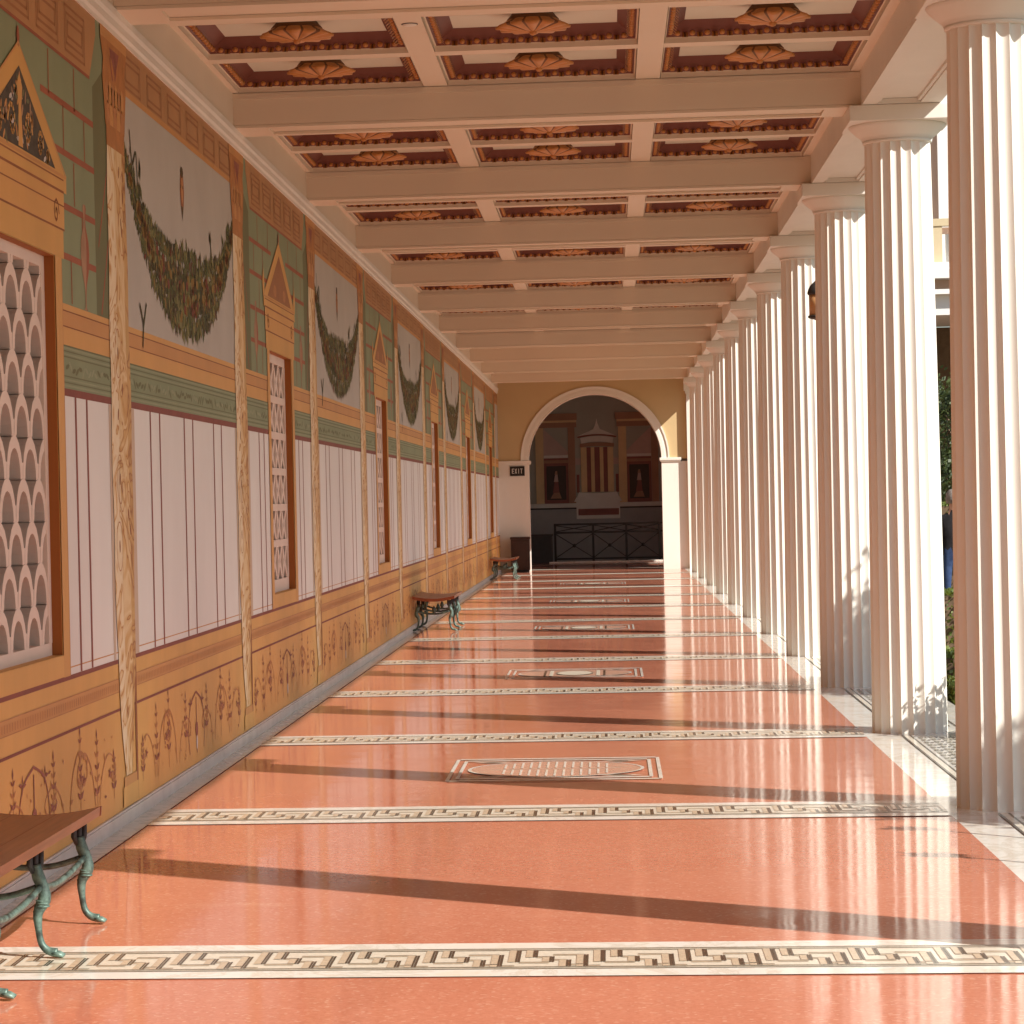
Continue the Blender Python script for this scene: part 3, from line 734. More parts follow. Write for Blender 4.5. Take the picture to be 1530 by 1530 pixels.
# painted pediment over each window
def pediment(dark):
    g = PB(); L = 6
    g.rect(-.97, .97, 2.851, 2.985, 'orange', L); g.rect(-1.0, 1.0, 2.985, 3.17, 'orangelt', L); g.rect(-1.07, 1.07, 3.17, 3.24, 'orange', L)
    for zz, h_ in ((2.985, .010), (3.10, .007), (3.165, .012), (3.225, .008)): g.rect(-1.0, 1.0, zz, zz + h_, 'brownline', L + .5)
    g.rect(-1.07, 1.07, 3.24, 3.255, 'orangedk', L + .5)
    g.pl([(-1.07, 3.24), (1.07, 3.24), (0, 3.735)], 'orange', L)
    g.line([(-1.07, 3.25), (0, 3.735), (1.07, 3.25)], .012, 'orangedk', L + .5)
    g.pl([(-.80, 3.262), (.80, 3.262), (0, 3.63)], 'tymp' if dark else 'friezedk', L + 1)
    rr = random.Random(4)
    for s_ in (-1, 1):
        # scroll brackets
        sp_ = [(s_ * (.80 + .07 * (1 - t / 14) * math.cos(t * .75)), 3.06 + .07 * (1 - t / 14) * math.sin(t * .75)) for t in range(14)]
        g.line(sp_, .014, 'brownline', L + 1)
        if dark:
            for cx_, cz, r_ in ((.18, 3.36, .09), (.45, 3.33, .07), (.62, 3.29, .04)):
                g.line([(s_ * (cx_ + r_ * (1 - t / 16) * math.cos(t * .6)), cz + r_ * (1 - t / 16) * math.sin(t * .6)) for t in range(15)], .022, 'orangelt', L + 1.5)
        else:
            blob(g, s_ * .32, 3.33, .1, .05, 0, 'plumlt', L + 1.5)
            g.pl([(s_ * .98, 3.24), (s_ * 1.10, 3.24), (s_ * 1.12, 3.36), (s_ * 1.06, 3.46), (s_ * 1.0, 3.36)], 'orange', L + .2)
    if dark:
        g.pl([(-.05, 3.27), (.05, 3.27), (.03, 3.45), (.06, 3.54), (0, 3.60), (-.06, 3.54), (-.03, 3.45)], 'orangelt', L + 1.6)
        for i in range(60):
            t = rr.random(); z_ = 3.275 + .30 * t; y_ = rr.uniform(-1, 1) * .74 * (1 - t); blob(g, y_, z_, .035, .012, rr.uniform(0, PI), rr.choice(['ewer', 'orangedk', 'greendk', 'basemarble']), L + 1.3, 6)
    blob(g, 0, 3.76, .03, .05, 0, 'mortar', L)
    for s_ in (-1, 1):   # window surround
        g.rect(min(s_ * WH, s_ * (WH + .155)), max(s_ * WH, s_ * (WH + .155)), .87, 2.851, 'orangelt', L - 1)
        g.rect(min(s_ * (WH + .15), s_ * (WH + .165)), max(s_ * (WH + .15), s_ * (WH + .165)), .872, 2.851, 'orangedk', L - .5)
    g.rect(-WH - .155, WH + .155, .872, WZ0, 'orange', L - 1.5)
    return g
pd = [pediment(True), pediment(False)]; po = [None, None]
for i, c in enumerate(CW):
    q = 0 if i in (0, 1) else 1
    if po[q] is None: o = po[q] = pd[q].build('painted_pediment', wall); o['label'] = ('painted pediment with dark leafy tympanum', 'painted pediment with plain brown tympanum')[q]
    else: o = po[q].copy(); col.objects.link(o); o.parent = wall
    o.location = (0, c, 0)
# window reveals and plaster lattices
def extr(g, pts, x0, x1, mat):
    """extrude polygon in (y,z) between x0 (back) and x1 (front)"""
    n = len(pts)
    g.face([(x1, y, z) for y, z in pts], mat)
    for i in range(n):
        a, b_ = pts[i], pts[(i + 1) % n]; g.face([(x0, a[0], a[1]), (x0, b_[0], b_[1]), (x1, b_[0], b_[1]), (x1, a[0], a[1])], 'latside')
def scale_lattice():
    g = MB(); w = .350; ro = w / 2 - .001; ri = ro - .052; pz = .192; ky = pz / (w / 2)
    x0, x1 = -.20, -.052; zb = 1.035; row = 0; z = zb
    while z < 2.84:
        off = 0 if row % 2 == 0 else w / 2
        j = -4
        while True:
            yc = j * w + off; j += 1
            if yc > WH + w: break
            if yc < -WH - w: continue
            n = 10
            for i in range(n):
                t0, t1 = PI * i / n, PI * (i + 1) / n
                q = [(yc + ro * math.cos(t0), z + ro * ky * math.sin(t0) ), (yc + ro * math.cos(t1), z + ro * ky * math.sin(t1)), (yc + ri * math.cos(t1), z + ri * ky * math.sin(t1)), (yc + ri * math.cos(t0), z + ri * ky * math.sin(t0))]
                q = [(max(-WH + .01, min(WH - .01, y)), min(WZ1 - .02, zz)) for y, zz in q]
                if max(p[0] for p in q) - min(p[0] for p in q) < .002: continue
                extr(g, q, x0, x1 + row % 2 * .001, 'lattice')
            # legs thicken the meeting point of neighbours
            if abs(yc + w / 2) < WH: 
                yl = yc + w / 2; extr(g, [(yl - .052, z - .006), (yl + .052, z - .006), (yl + .03, z + .07), (yl - .03, z + .07)], x0, x1 - .001, 'lattice')
        z += pz; row += 1
    for s_ in (-1, 1): g.box(x0, x1 + .004, s_ * (WH - .002), s_ * (WH - .075), zb, WZ1 - .003, 'lattice')
    g.box(x0, x1 + .002, -WH + .001, WH - .001, WZ0 + .001, zb, 'lattice')
    g.box(x0, x1 + .003, -WH + .001, WH - .001, 2.795, WZ1 - .002, 'lattice')
    return g
def cross_lattice():
    g = MB(); x0, x1 = -.11, -.052; n = 6; zb, zt = WZ0 + .10, WZ1 - .07; h = (zt - zb) / n; t = .028
    g.box(x0, x1, -WH + .001, WH - .001, WZ0 + .001, zb, 'lattice'); g.box(x0, x1, -WH + .001, WH - .001, zt, WZ1 - .001, 'lattice')
    for s_ in (-1, 1): g.box(x0, x1 + .001, s_ * (WH - .001), s_ * (WH - .07), zb, zt, 'lattice')
    for i in range(1, n): g.box(x0, x1 + .002, -WH + .07, WH - .07, zb + i * h - .028, zb + i * h + .028, 'lattice')
    for i in range(n):
        z0, z1 = zb + i * h, zb + (i + 1) * h
        for j in range(4):
            ya = -WH + .07 + j * (2 * WH - .14) / 4; yb = ya + (2 * WH - .14) / 4
            if j: g.box(x0, x1 + .003, ya - .02, ya + .02, z0 + .028, z1 - .028, 'lattice')
            for (p, q) in (((ya, z0), (yb, z1)), ((ya, z1), (yb, z0))):
                d = Vector((q[0] - p[0], q[1] - p[1])); nn = Vector((-d.y, d.x)).normalized() * t
                extr(g, [(p[0] + nn.x, p[1] + nn.y), (p[0] - nn.x, p[1] - nn.y), (q[0] - nn.x, q[1] - nn.y), (q[0] + nn.x, q[1] + nn.y)], x0 + .01, x1 - .004 - (.002 if p[1] > q[1] else 0), 'lattice')
    return g
def window(kind):
    w = (scale_lattice() if kind == 0 else cross_lattice()).build('lattice_window', wall); w['label'] = 'plaster lattice of overlapping fish scale arches' if kind == 0 else 'plaster lattice of stacked crosses'
    g = MB(); e = .0015
    for s_ in (-1, 1): g.box(-.21, -.002, s_ * WH, s_ * (WH - e), WZ0 + e, WZ1 - e, 'jamb')
    g.box(-.21, -.002, -WH + e, WH - e, WZ0, WZ0 + e, 'orangelt'); g.box(-.21, -.002, -WH + e, WH - e, WZ1 - e, WZ1, 'jamb'); g.build('window_reveal', w)
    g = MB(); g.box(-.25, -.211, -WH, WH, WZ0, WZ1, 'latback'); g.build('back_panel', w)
    return w
wo = [None, None]
for i, c in enumerate(CW):
    q = 0 if i in (0, 1) else 1
    if wo[q] is None: o = wo[q] = window(q)
    else: o = copy_tree(wo[q], wall)
    o.location = (0, c, 0)

# ------------------------------------------------------------------ arch wall at the end
aw = thing('arch_wall', 'ochre end wall with a round arch and white piers', 'wall', (0, YE, 0))
AX, AR, AZ, TH = -0.322, 1.541, 2.56, 0.55
xl, xr, zt = XW - .3, 2.30, 4.75
g = MB(); n = 40
arc = [(AX + AR * math.cos(PI * i / n), AZ + AR * math.sin(PI * i / n)) for i in range(n + 1)]
for i in range(n):
    a, b_ = arc[i], arc[i + 1]
    for y_, fl in ((0, 1), (TH, -1)): g.face([(a[0], y_, a[1]), (a[0], y_, zt), (b_[0], y_, zt), (b_[0], y_, b_[1])][::fl], 'ochre')
    g.face([(a[0], 0, a[1]), (b_[0], 0, b_[1]), (b_[0], TH, b_[1]), (a[0], TH, a[1])], 'white', True)
g.box(xl, AX - AR, 0, TH, AZ, zt, 'ochre'); g.box(AX + AR, xr, 0, TH, AZ, zt, 'ochre')
g.build('upper_wall', aw)
for a, b_ in ((xl, AX - AR), (AX + AR, xr)):
    g = MB(); g.box(a, b_, -.012, TH + .012, 0, AZ - .06, 'white'); g.build('pier', aw)
    g = MB(); a2, b2 = (a, b_ + .03) if a < 0 else (a - .03, 1.66)
    g.box(a2, b2, -.045, TH + .02, AZ - .06, AZ - .035, 'white', .006); g.box(a2 - (0 if a < 0 else .012), b2 + (.012), -.06, TH + .03, AZ - .034, AZ + .03, 'white', .006); g.build('impost', aw)
g = MB()
for r0, r1, y_ in ((AR, AR + .075, -.035), (AR + .075, AR + .15, -.022), (AR + .15, AR + .185, -.045)):
    rows = []
    for i in range(n + 1):
        c_, s_ = math.cos(PI * i / n), math.sin(PI * i / n)
        rows.append([(AX + r0 * c_, 0, AZ + .031 + r0 * s_ * .98), (AX + r0 * c_, y_, AZ + .031 + r0 * s_ * .98), (AX + r1 * c_, y_, AZ + .031 + r1 * s_ * .98), (AX + r1 * c_, 0, AZ + .031 + r1 * s_ * .98)])
    g.grid(rows, 'white', False)
g.build('archivolt', aw)
g = MB(); g.box(1.815, 2.29, -.15, -.014, 0, 4.06, 'white'); g.build('pilaster', aw)
g = MB(); g.box(1.79, 2.31, -.17, -.0135, 4.06, 4.12, 'white', .008); g.box(1.76, 2.33, -.20, -.013, 4.121, HS - .003, 'white', .008); g.build('pilaster_capital', aw)
# exit sign
ex = thing('exit_sign', 'black EXIT sign with pale letters on the left arch pier', 'sign', (-2.13, YE - .013, 2.352))
g = MB(); g.box(-.17, .17, -.035, -.001, -.113, .113, 'black', .006); g.build('sign_plate', ex)
g = MB()
def seg(x0, x1, z0, z1): g.box(x0, x1, -.040, -.0355, z0, z1, 'letters')
def letter(ch, x, w=.05, h=.115, t=.014):
    if ch == 'E': seg(x, x + t, -h / 2, h / 2); [seg(x + t, x + w, z_, z_ + t) for z_ in (-h / 2, -t / 2, h / 2 - t)]
    if ch == 'I': seg(x + w / 2 - t / 2, x + w / 2 + t / 2, -h / 2, h / 2)
    if ch == 'T': seg(x, x + w, h / 2 - t, h / 2); seg(x + w / 2 - t / 2, x + w / 2 + t / 2, -h / 2, h / 2 - t)
    if ch == 'X':
        for s_ in (1, -1):
            a, b_ = (x, -h / 2 * s_), (x + w - t, h / 2 * s_)
            P = [(a[0], a[1]), (a[0] + t, a[1]), (b_[0] + t, b_[1]), (b_[0], b_[1])]
            g.face([(px, -.0395 - .0003 * (s_ > 0), pz) for px, pz in (P if s_ > 0 else P[::-1])], 'letters')
for ch, x in zip('EXIT', (-.125, -.06, .005, .07)): letter(ch, x)
g.build('lettering', ex)
# dark bin against the left pier
bn = thing('waste_bin', 'dark brown box bin standing against the left arch pier', 'bin', (-2.09, YE - .30, 0))
g = MB(); g.box(-.215, .215, -.2, .2, .05, .76, 'binbrown', .008); g.build('bin_body', bn)
g = MB(); g.box(-.23, .23, -.215, .215, .762, .82, 'binbrown', .01); g.build('lid', bn)
g = MB(); g.box(-.2, .2, -.185, .185, .004, .049, 'black'); g.build('plinth', bn)
g = MB(); g.box(-.165, .165, -.212, -.201, .12, .69, 'binbrown', .004); g.build('front_panel', bn)

# ------------------------------------------------------------------ hall beyond the arch
hall = thing('painted_hall_wall', 'dim far wall painted with a round temple between two doorways', 'wall', (0, 80.0, 0))
def hb(g, x0, x1, z0, z1, mat, d): g.box(x0, x1, -d, -.0005, z0, z1, mat)
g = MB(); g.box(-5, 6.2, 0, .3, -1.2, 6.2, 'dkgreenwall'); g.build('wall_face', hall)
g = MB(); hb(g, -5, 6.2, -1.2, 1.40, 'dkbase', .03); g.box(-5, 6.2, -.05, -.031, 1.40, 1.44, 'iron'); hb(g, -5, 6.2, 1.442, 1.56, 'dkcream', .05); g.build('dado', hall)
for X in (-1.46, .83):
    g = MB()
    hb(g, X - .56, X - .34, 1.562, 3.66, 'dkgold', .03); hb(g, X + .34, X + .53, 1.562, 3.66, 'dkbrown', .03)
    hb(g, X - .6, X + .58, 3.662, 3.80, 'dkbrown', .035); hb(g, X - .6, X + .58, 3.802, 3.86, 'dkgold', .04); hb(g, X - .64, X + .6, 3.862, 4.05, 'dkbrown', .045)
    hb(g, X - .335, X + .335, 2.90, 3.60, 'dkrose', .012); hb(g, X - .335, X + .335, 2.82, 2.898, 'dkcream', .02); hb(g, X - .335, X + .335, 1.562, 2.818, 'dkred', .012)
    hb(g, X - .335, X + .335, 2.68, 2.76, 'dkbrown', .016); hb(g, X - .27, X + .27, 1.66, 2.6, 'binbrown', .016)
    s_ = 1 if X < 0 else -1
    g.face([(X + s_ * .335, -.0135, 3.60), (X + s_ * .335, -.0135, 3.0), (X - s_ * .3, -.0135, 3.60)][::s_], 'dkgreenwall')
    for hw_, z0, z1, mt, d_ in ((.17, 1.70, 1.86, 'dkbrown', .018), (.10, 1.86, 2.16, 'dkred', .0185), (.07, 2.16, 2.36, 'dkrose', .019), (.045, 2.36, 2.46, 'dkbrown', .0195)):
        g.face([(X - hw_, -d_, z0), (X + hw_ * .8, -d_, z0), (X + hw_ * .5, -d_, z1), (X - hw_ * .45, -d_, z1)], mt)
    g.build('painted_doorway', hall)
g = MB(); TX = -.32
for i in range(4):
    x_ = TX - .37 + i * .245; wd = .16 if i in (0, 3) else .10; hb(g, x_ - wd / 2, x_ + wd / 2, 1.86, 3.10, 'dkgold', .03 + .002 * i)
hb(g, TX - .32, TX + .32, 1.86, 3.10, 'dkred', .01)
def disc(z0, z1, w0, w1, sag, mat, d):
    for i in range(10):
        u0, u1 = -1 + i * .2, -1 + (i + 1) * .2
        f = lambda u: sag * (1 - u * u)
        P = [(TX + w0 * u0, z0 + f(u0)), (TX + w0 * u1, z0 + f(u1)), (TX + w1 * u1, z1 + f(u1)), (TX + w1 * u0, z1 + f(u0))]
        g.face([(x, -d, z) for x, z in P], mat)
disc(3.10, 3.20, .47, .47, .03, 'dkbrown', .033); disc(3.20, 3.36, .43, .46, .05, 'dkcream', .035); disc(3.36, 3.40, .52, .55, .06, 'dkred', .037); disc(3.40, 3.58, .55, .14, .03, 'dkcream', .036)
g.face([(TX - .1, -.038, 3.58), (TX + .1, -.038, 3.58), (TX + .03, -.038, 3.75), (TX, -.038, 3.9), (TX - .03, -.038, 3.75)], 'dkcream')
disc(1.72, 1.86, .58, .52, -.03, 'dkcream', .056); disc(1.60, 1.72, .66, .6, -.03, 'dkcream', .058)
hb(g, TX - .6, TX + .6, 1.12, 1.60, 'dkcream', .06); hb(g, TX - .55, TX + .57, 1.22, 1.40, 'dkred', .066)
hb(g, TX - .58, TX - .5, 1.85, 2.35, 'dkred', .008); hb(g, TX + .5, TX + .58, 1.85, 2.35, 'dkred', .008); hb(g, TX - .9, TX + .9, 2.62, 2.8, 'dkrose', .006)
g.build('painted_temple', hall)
hw = thing('hall_enclosure', 'dark side walls and beamed ceiling beyond the end arch', 'room', (0, YE + TH, 0))
g = MB(); g.box(-4.2, -3.9, .012, 12.15, -1.2, 6.0, 'dkgreenwall'); g.build('side_wall', hw)
g = MB(); g.box(6.0, 6.3, 8, 12.15, -1.2, 6.0, 'dkgreenwall'); g.build('side_wall', hw)
g = MB(); g.box(2.32, 6.0, .2, .4, 0, 6.0, 'ochre'); g.build('return_wall', hw)
g = MB(); g.box(-4.2, 6.3, .012, 12.5, 4.9, 5.2, 'dkbrown')
for x_ in (-.95, .2): g.box(x_, x_ + .12, .1, 12.1, 4.5, 4.899, 'dkbrown')
g.build('hall_ceiling', hw)
g = MB(); g.box(1.702, 6.3, YE + TH + .1, 76.2, -.3, -.001, 'terrazzo'); g.box(-4.2, -2.602, YE + TH + .1, 76.2, -.3, -.001, 'terrazzo'); g.box(-4.2, 6.3, 76.202, 80, -1.4, -1.1, 'marblegrey'); struct(g.build('hall_floor'))
g = MB(); g.box(-1.62, 1.5, 75.9, 76.25, .002, .035, 'marble'); struct(g.build('stair_edge'))
# low dark railing above the stairwell
rl = thing('railing', 'dark iron railing in front of the painted far wall', 'railing', (0, 77.0, 0))
for x_ in (-1.47, -.46, .42, 1.3):
    g = MB(); g.box(x_ - .03, x_ + .03, -.03, .03, 0, 1.02, 'iron'); g.build('post', rl)
for z_ in (1.0, .78, .08): 
    g = MB(); g.box(-1.5, 2.4, -.02, .02, z_ - .025, z_ + .025, 'iron'); g.build('rail', rl)
g = MB()
for a, b_ in ((-1.47, -.46), (-.46, .42), (.42, 1.3)):
    for (z0, z1) in ((.105, .755), (.805, .975)):
        for s_ in (0, 1):
            p = ((a, z0) if s_ else (a, z1)); q = ((b_, z1) if s_ else (b_, z0))
            g.tube([(p[0], .004 * s_, p[1]), (q[0], .004 * s_, q[1])], .012, 'iron', 6)
    ico(g, ((a + b_) / 2, 0, .43), .05, 'iron')
g.build('lattice', rl)
g = MB(); g.box(-2.6, -1.53, 76.0, 76.5, .002, .72, 'iron'); g.box(-2.62, -1.51, 75.98, 76.52, .721, .76, 'iron', .006)
tag(g.build('stair_parapet'), 'black low parapet at the left end of the iron railing', 'parapet')

# ------------------------------------------------------------------ benches
def leg_mesh(sx):
    """bronze animal leg; foot points +x (towards the walk)"""
    g = MB()
    P = smoothpath([(-.018, 0, .345), (-.008, 0, .30), (.010, 0, .255), (.012, 0, .215), (-.012, 0, .170), (-.012, 0, .11), (-.002, 0, .055), (.022, 0, .028), (.055, 0, .020)], 4)
    rad = smoothpath([(.020,), (.024,), (.022,), (.025,), (.020,), (.0135,), (.013,), (.015,), (.017,)], 4)
    g.tube([(x * sx, y, z) for x, y, z in P], [r[0] for r in rad], 'bronze', 10)
    for zz in (.205, .213, .192): g.lathe([(.024, zz - .003), (.0275, zz), (.024, zz + .003)], 'bronze', 12, .006 * sx, 0)
    for dy in (-.016, 0, .016):   # toes
        g.tube([(.040 * sx, dy * .6, .017), (.062 * sx, dy, .016), (.082 * sx, dy * 1.15, .009)], [.009, .0105, .005], 'bronze', 7)
    for dx, dy in ((-.020, -.026), (-.004, .0), (.012, .024)):   # prongs gripping the seat
        g.tube([(dx * .5 * sx - .014 * sx, dy * .5, .318), (dx * sx - .015 * sx, dy, .350), (dx * sx - .012 * sx, dy * 1.1, .398)], [.011, .0125, .010], 'iron', 7)
    return g
def make_bench():
    t = thing('bronze_bench', 'x', 'bench'); HLn, hw_ = .965, .27
    g = MB(); n = 12; rows_t, rows_b = [], []
    f = lambda u: .385 + .034 * (u * u)
    top = [(hw_ * u, f(u) + .038) for u in [-1 + 2 * i / n for i in range(n + 1)]]
    bot = [(hw_ * u * .985, f(u)) for u in [1 - 2 * i / n for i in range(n + 1)]]
    ring = top + bot
    g.grid([[(x, y, z) for x, z in ring] for y in (-HLn, -HLn * .5, 0, HLn * .5, HLn)], 'wood', False, True, True, True)
    g.build('seat', t)
    g = MB()
    for u in (-.34, .33): g.box(hw_ * u - .0016, hw_ * u + .0016, -HLn + .002, HLn - .002, f(u) + .030, f(u) + .0386, 'wooddk')
    g.build('seat_joint', t)
    for s_ in (-1, 1):
        g = MB(); rowsE = [[(x * 1.01, s_ * (HLn + .001), z) for x, z in ring], [(x * 1.01, s_ * (HLn + .022), z) for x, z in ring]]
        g.grid(rowsE if s_ > 0 else rowsE[::-1], 'wooddk', False, True, True, True)
        g.build('end_cap', t)
    lm = {}
    for s_ in (1, -1):
        for y in (-.88, 0, .88):
            if s_ not in lm: o = lm[s_] = leg_mesh(s_).build('leg', t)
            else: o = lm[s_].copy(); col.objects.link(o); o.parent = t
            o.location = (s_ * .215, y, 0)
    for s_ in (1, -1):
        for y in (-.44, .44):
            g = MB(); P = [(s_ * .215, y - .42, .262), (s_ * .205, y - .2, .235), (s_ * .200, y, .226), (s_ * .205, y + .2, .235), (s_ * .215, y + .42, .262)]
            g.tube(smoothpath(P, 4), .0125, 'bronze', 8); g.build('stretcher', t)
    for y in (-.88, 0, .88):
        g = MB(); g.tube(smoothpath([(-.20, y, .262), (-.1, y, .232), (0, y, .224), (.1, y, .232), (.20, y, .262)], 4), .0125, 'bronze', 8); g.build('stretcher', t)
        g = MB(); g.lathe([(.012, .226), (.022, .238), (.016, .25), (.028, .272), (.02, .30), (.004, .33)], 'bronze', 12, 0, y); g.build('finial', t)
    return t
bl = ['near wooden bench on green bronze animal legs, cut by the left edge', 'middle wooden bench on bronze animal legs, halfway down the painted wall', 'far wooden bench on bronze legs beside the dark bin']
b0 = make_bench()
for i, (x, y) in enumerate(((-2.335, 10.46), (-2.275, 37.75), (-2.25, 61.4))):
    o = b0 if i == 0 else copy_tree(b0)
    o.location = (x, y, .004); o['label'] = bl[i]; o['group'] = 'benches along the painted wall'

# ------------------------------------------------------------------ hanging lantern
ln = thing('hanging_lantern', 'dark capped lantern with amber glass hanging between two columns', 'lantern', (2.005, 27.45, 3.25))
g = MB(); g.lathe([(.092, .085), (.092, .29)], 'lampglass', 20); g.build('glass', ln)
g = MB(); g.lathe([(.103, .285), (.108, .30), (.10, .33), (.08, .37), (.04, .41), (.012, .43), (.012, .47)], 'iron', 20); g.build('cap', ln)
g = MB(); g.lathe([(.006, .012), (.012, .025), (.01, .04), (.07, .055), (.104, .068), (.104, .088)], 'iron', 20); g.build('base', ln)
g = MB(); g.tube([(0, 0, .46), (0, 0, 1.04)], .006, 'iron', 6)
g.build('hanging_rod', ln)
g = MB(); g.lathe([(.03, 1.075), (.035, 1.06), (.02, 1.03)], 'iron', 14); g.build('ceiling_hook', ln)

# ------------------------------------------------------------------ garden
g = MB(); g.box(-400, 2.62, -400, 600, -.9, -.6, 'soil'); g.box(2.62, 400, -400, 600, -.42, -.12, 'gravel'); struct(g.build('garden_ground'))
def leaf_cloud(g, n, fn, size, mat, rr):
    for i in range(n):
        p = fn(); a = Vector((rr.gauss(0, 1), rr.gauss(0, 1), rr.gauss(0, 1))).normalized(); b_ = a.orthogonal().normalized(); c_ = a.cross(b_)
        s_ = size * rr.uniform(.6, 1.3); p = Vector(p)
        g.face([p - b_ * s_, p - c_ * s_ * .55, p + b_ * s_, p + c_ * s_ * .55], mat)
def hedge(x0, x1, y0, y1, z1, label):
    rr = random.Random(int(y0 * 10)); t = thing('box_hedge', label, 'hedge', ((x0 + x1) / 2, (y0 + y1) / 2, -.12), 'clipped hedges in the garden')
    hx, hy = (x1 - x0) / 2, (y1 - y0) / 2; H_ = z1 + .12; g = MB()
    def fn():
        q = rr.random()
        if q < .5: return (rr.uniform(-hx, hx), rr.uniform(-hy, hy), H_ + rr.gauss(0, .012))
        if q < .75: return (rr.choice((-hx, hx)) + rr.gauss(0, .015), rr.uniform(-hy, hy), rr.uniform(0, H_))
        return (rr.uniform(-hx, hx), rr.choice((-hy, hy)) + rr.gauss(0, .015), rr.uniform(0, H_))
    leaf_cloud(g, int(2600 * hx * hy * 2 + 2500), fn, .03, 'hedge', rr); g.build('foliage', t)
    g = MB()
    for i in range(6): g.tube([(rr.uniform(-hx, hx) * .8, rr.uniform(-hy, hy) * .8, 0), (rr.uniform(-hx, hx) * .8, rr.uniform(-hy, hy) * .8, H_ * .85)], .01, 'bark', 5)
    g.box(-hx + .04, hx - .04, -hy + .04, hy - .04, .0, H_ - .04, 'soil')
    g.build('stems', t)
hedge(2.72, 3.9, 23.2, 23.9, .12, 'nearest low clipped hedge seen in the gap between the columns')
hedge(2.75, 4.4, 25.6, 26.5, .22, 'middle low clipped hedge seen in the gap between the columns')
hedge(4.9, 8.5, 47.0, 48.5, 1.45, 'high dark clipped hedge behind the standing person')
hedge(3.3, 5.2, 33.0, 34.2, .50, 'clipped hedge right in front of the standing person')
def tree(x, y, h, cr, label, seed, nleaf=5000, zlow=.45):
    rr = random.Random(seed); t = thing('garden_tree', label, 'tree', (x, y, -.12), 'garden trees')
    g = MB(); top = h * .8
    g.tube(smoothpath([(0, 0, 0), (.05, .03, top * .4), (-.04, .05, top * .7), (.02, 0, top)], 5), [h * .022 * (1 - .75 * i / 15) for i in range(16)], 'bark', 9)
    tips = []
    for i in range(12):
        a = rr.uniform(0, 2 * PI); z0 = h * rr.uniform(zlow - .12, .7); r_ = cr * rr.uniform(.5, .9); e = (r_ * math.cos(a), r_ * math.sin(a), min(h * .95, z0 + h * rr.uniform(.08, .28)))
        g.tube([(0, 0, z0), (e[0] * .5, e[1] * .5, z0 + (e[2] - z0) * .65), e], [h * .008, h * .006, h * .003], 'bark', 5); tips.append(e)
    tips += [(0, 0, h * .9), (0.1, -.1, h * .75)]
    g.build('trunk', t); g = MB()
    def fn():
        e = rr.choice(tips); q = cr * .36
        return (e[0] + rr.gauss(0, q * .6), e[1] + rr.gauss(0, q * .6), e[2] + rr.gauss(0, q * .5))
    leaf_cloud(g, nleaf, fn, .055 if h < 6 else .11, 'tree', rr); g.build('crown', t)
tree(6.9, 57.0, 3.9, 1.2, 'small leafy tree in front of the villa portico', 3, 7000, .42)
tree(14, 62, 7.5, 2.6, 'tall garden tree to the right of the villa portico', 5, 6000)
tree(12, 30, 6.0, 2.2, 'garden tree across the lawn', 6, 5000)
# shrubs just outside whose shadows fall on the column feet
def shrub(x, y, h, w, label, seed, n=900):
    rr = random.Random(seed); t = thing('tall_shrub', label, 'shrub', (x, y, -.12), 'shrubs along the colonnade'); g = MB(); tips = []
    for i in range(9):
        a = rr.uniform(0, 2 * PI); e = (w * rr.uniform(.2, 1) * math.cos(a), w * rr.uniform(.2, 1) * math.sin(a), h * rr.uniform(.6, 1)); g.tube([(0, 0, 0), (e[0] * .4, e[1] * .4, e[2] * .6), e], [.014, .009, .004], 'bark', 5); tips.append(e)
    g.build('stems', t); g = MB()
    def fn():
        e = rr.choice(tips); s_ = rr.uniform(.35, 1.0); return (e[0] * s_ + rr.gauss(0, .06), e[1] * s_ + rr.gauss(0, .06), e[2] * s_ + rr.gauss(0, .06))
    leaf_cloud(g, n, fn, .035, 'tree', rr); g.build('foliage', t)
shrub(3.0, 19.35, 1.10, .30, 'low shrub shading the foot of the second column', 9, 2200)
tree(6.1, 22.35, 4.45, 0.95, 'small tree in the garden whose leaves shade the third column', 21, 5200, .72)
tree(5.55, 12.75, 3.75, 0.55, 'slim young tree in the garden shading the nearest column', 22, 2600, .80)
t = thing('arching_plant', 'plant with two long arching stems beside the nearest column', 'plant', (3.5, 12.6, -.12)); g = MB(); rr = random.Random(77)
for dy in (0, -1.05):
    P = smoothpath([(0, dy * .5, 0), (-.15, dy * .9 + .2, .9), (-.40, dy + .60, 1.50), (-.62, dy + .78, 1.42), (-.95, dy + .98, 1.15), (-1.1, dy + 1.1, .98)], 8)
    g.tube(P, [.016 - .012 * i / len(P) for i in range(len(P))], 'bark', 6)
    for i in range(18, len(P)):
        for q in range(5):
            p = Vector(P[i]) + Vector((rr.gauss(0, .02), rr.gauss(0, .02), rr.gauss(0, .02))); a = Vector((rr.gauss(0, 1), rr.gauss(0, .4), rr.gauss(0, .4))).normalized(); b_ = a.orthogonal().normalized()
            g.face([p, p + a * .05 + b_ * .014, p + a * .11, p + a * .05 - b_ * .014], 'tree')
g.build('stems', t)
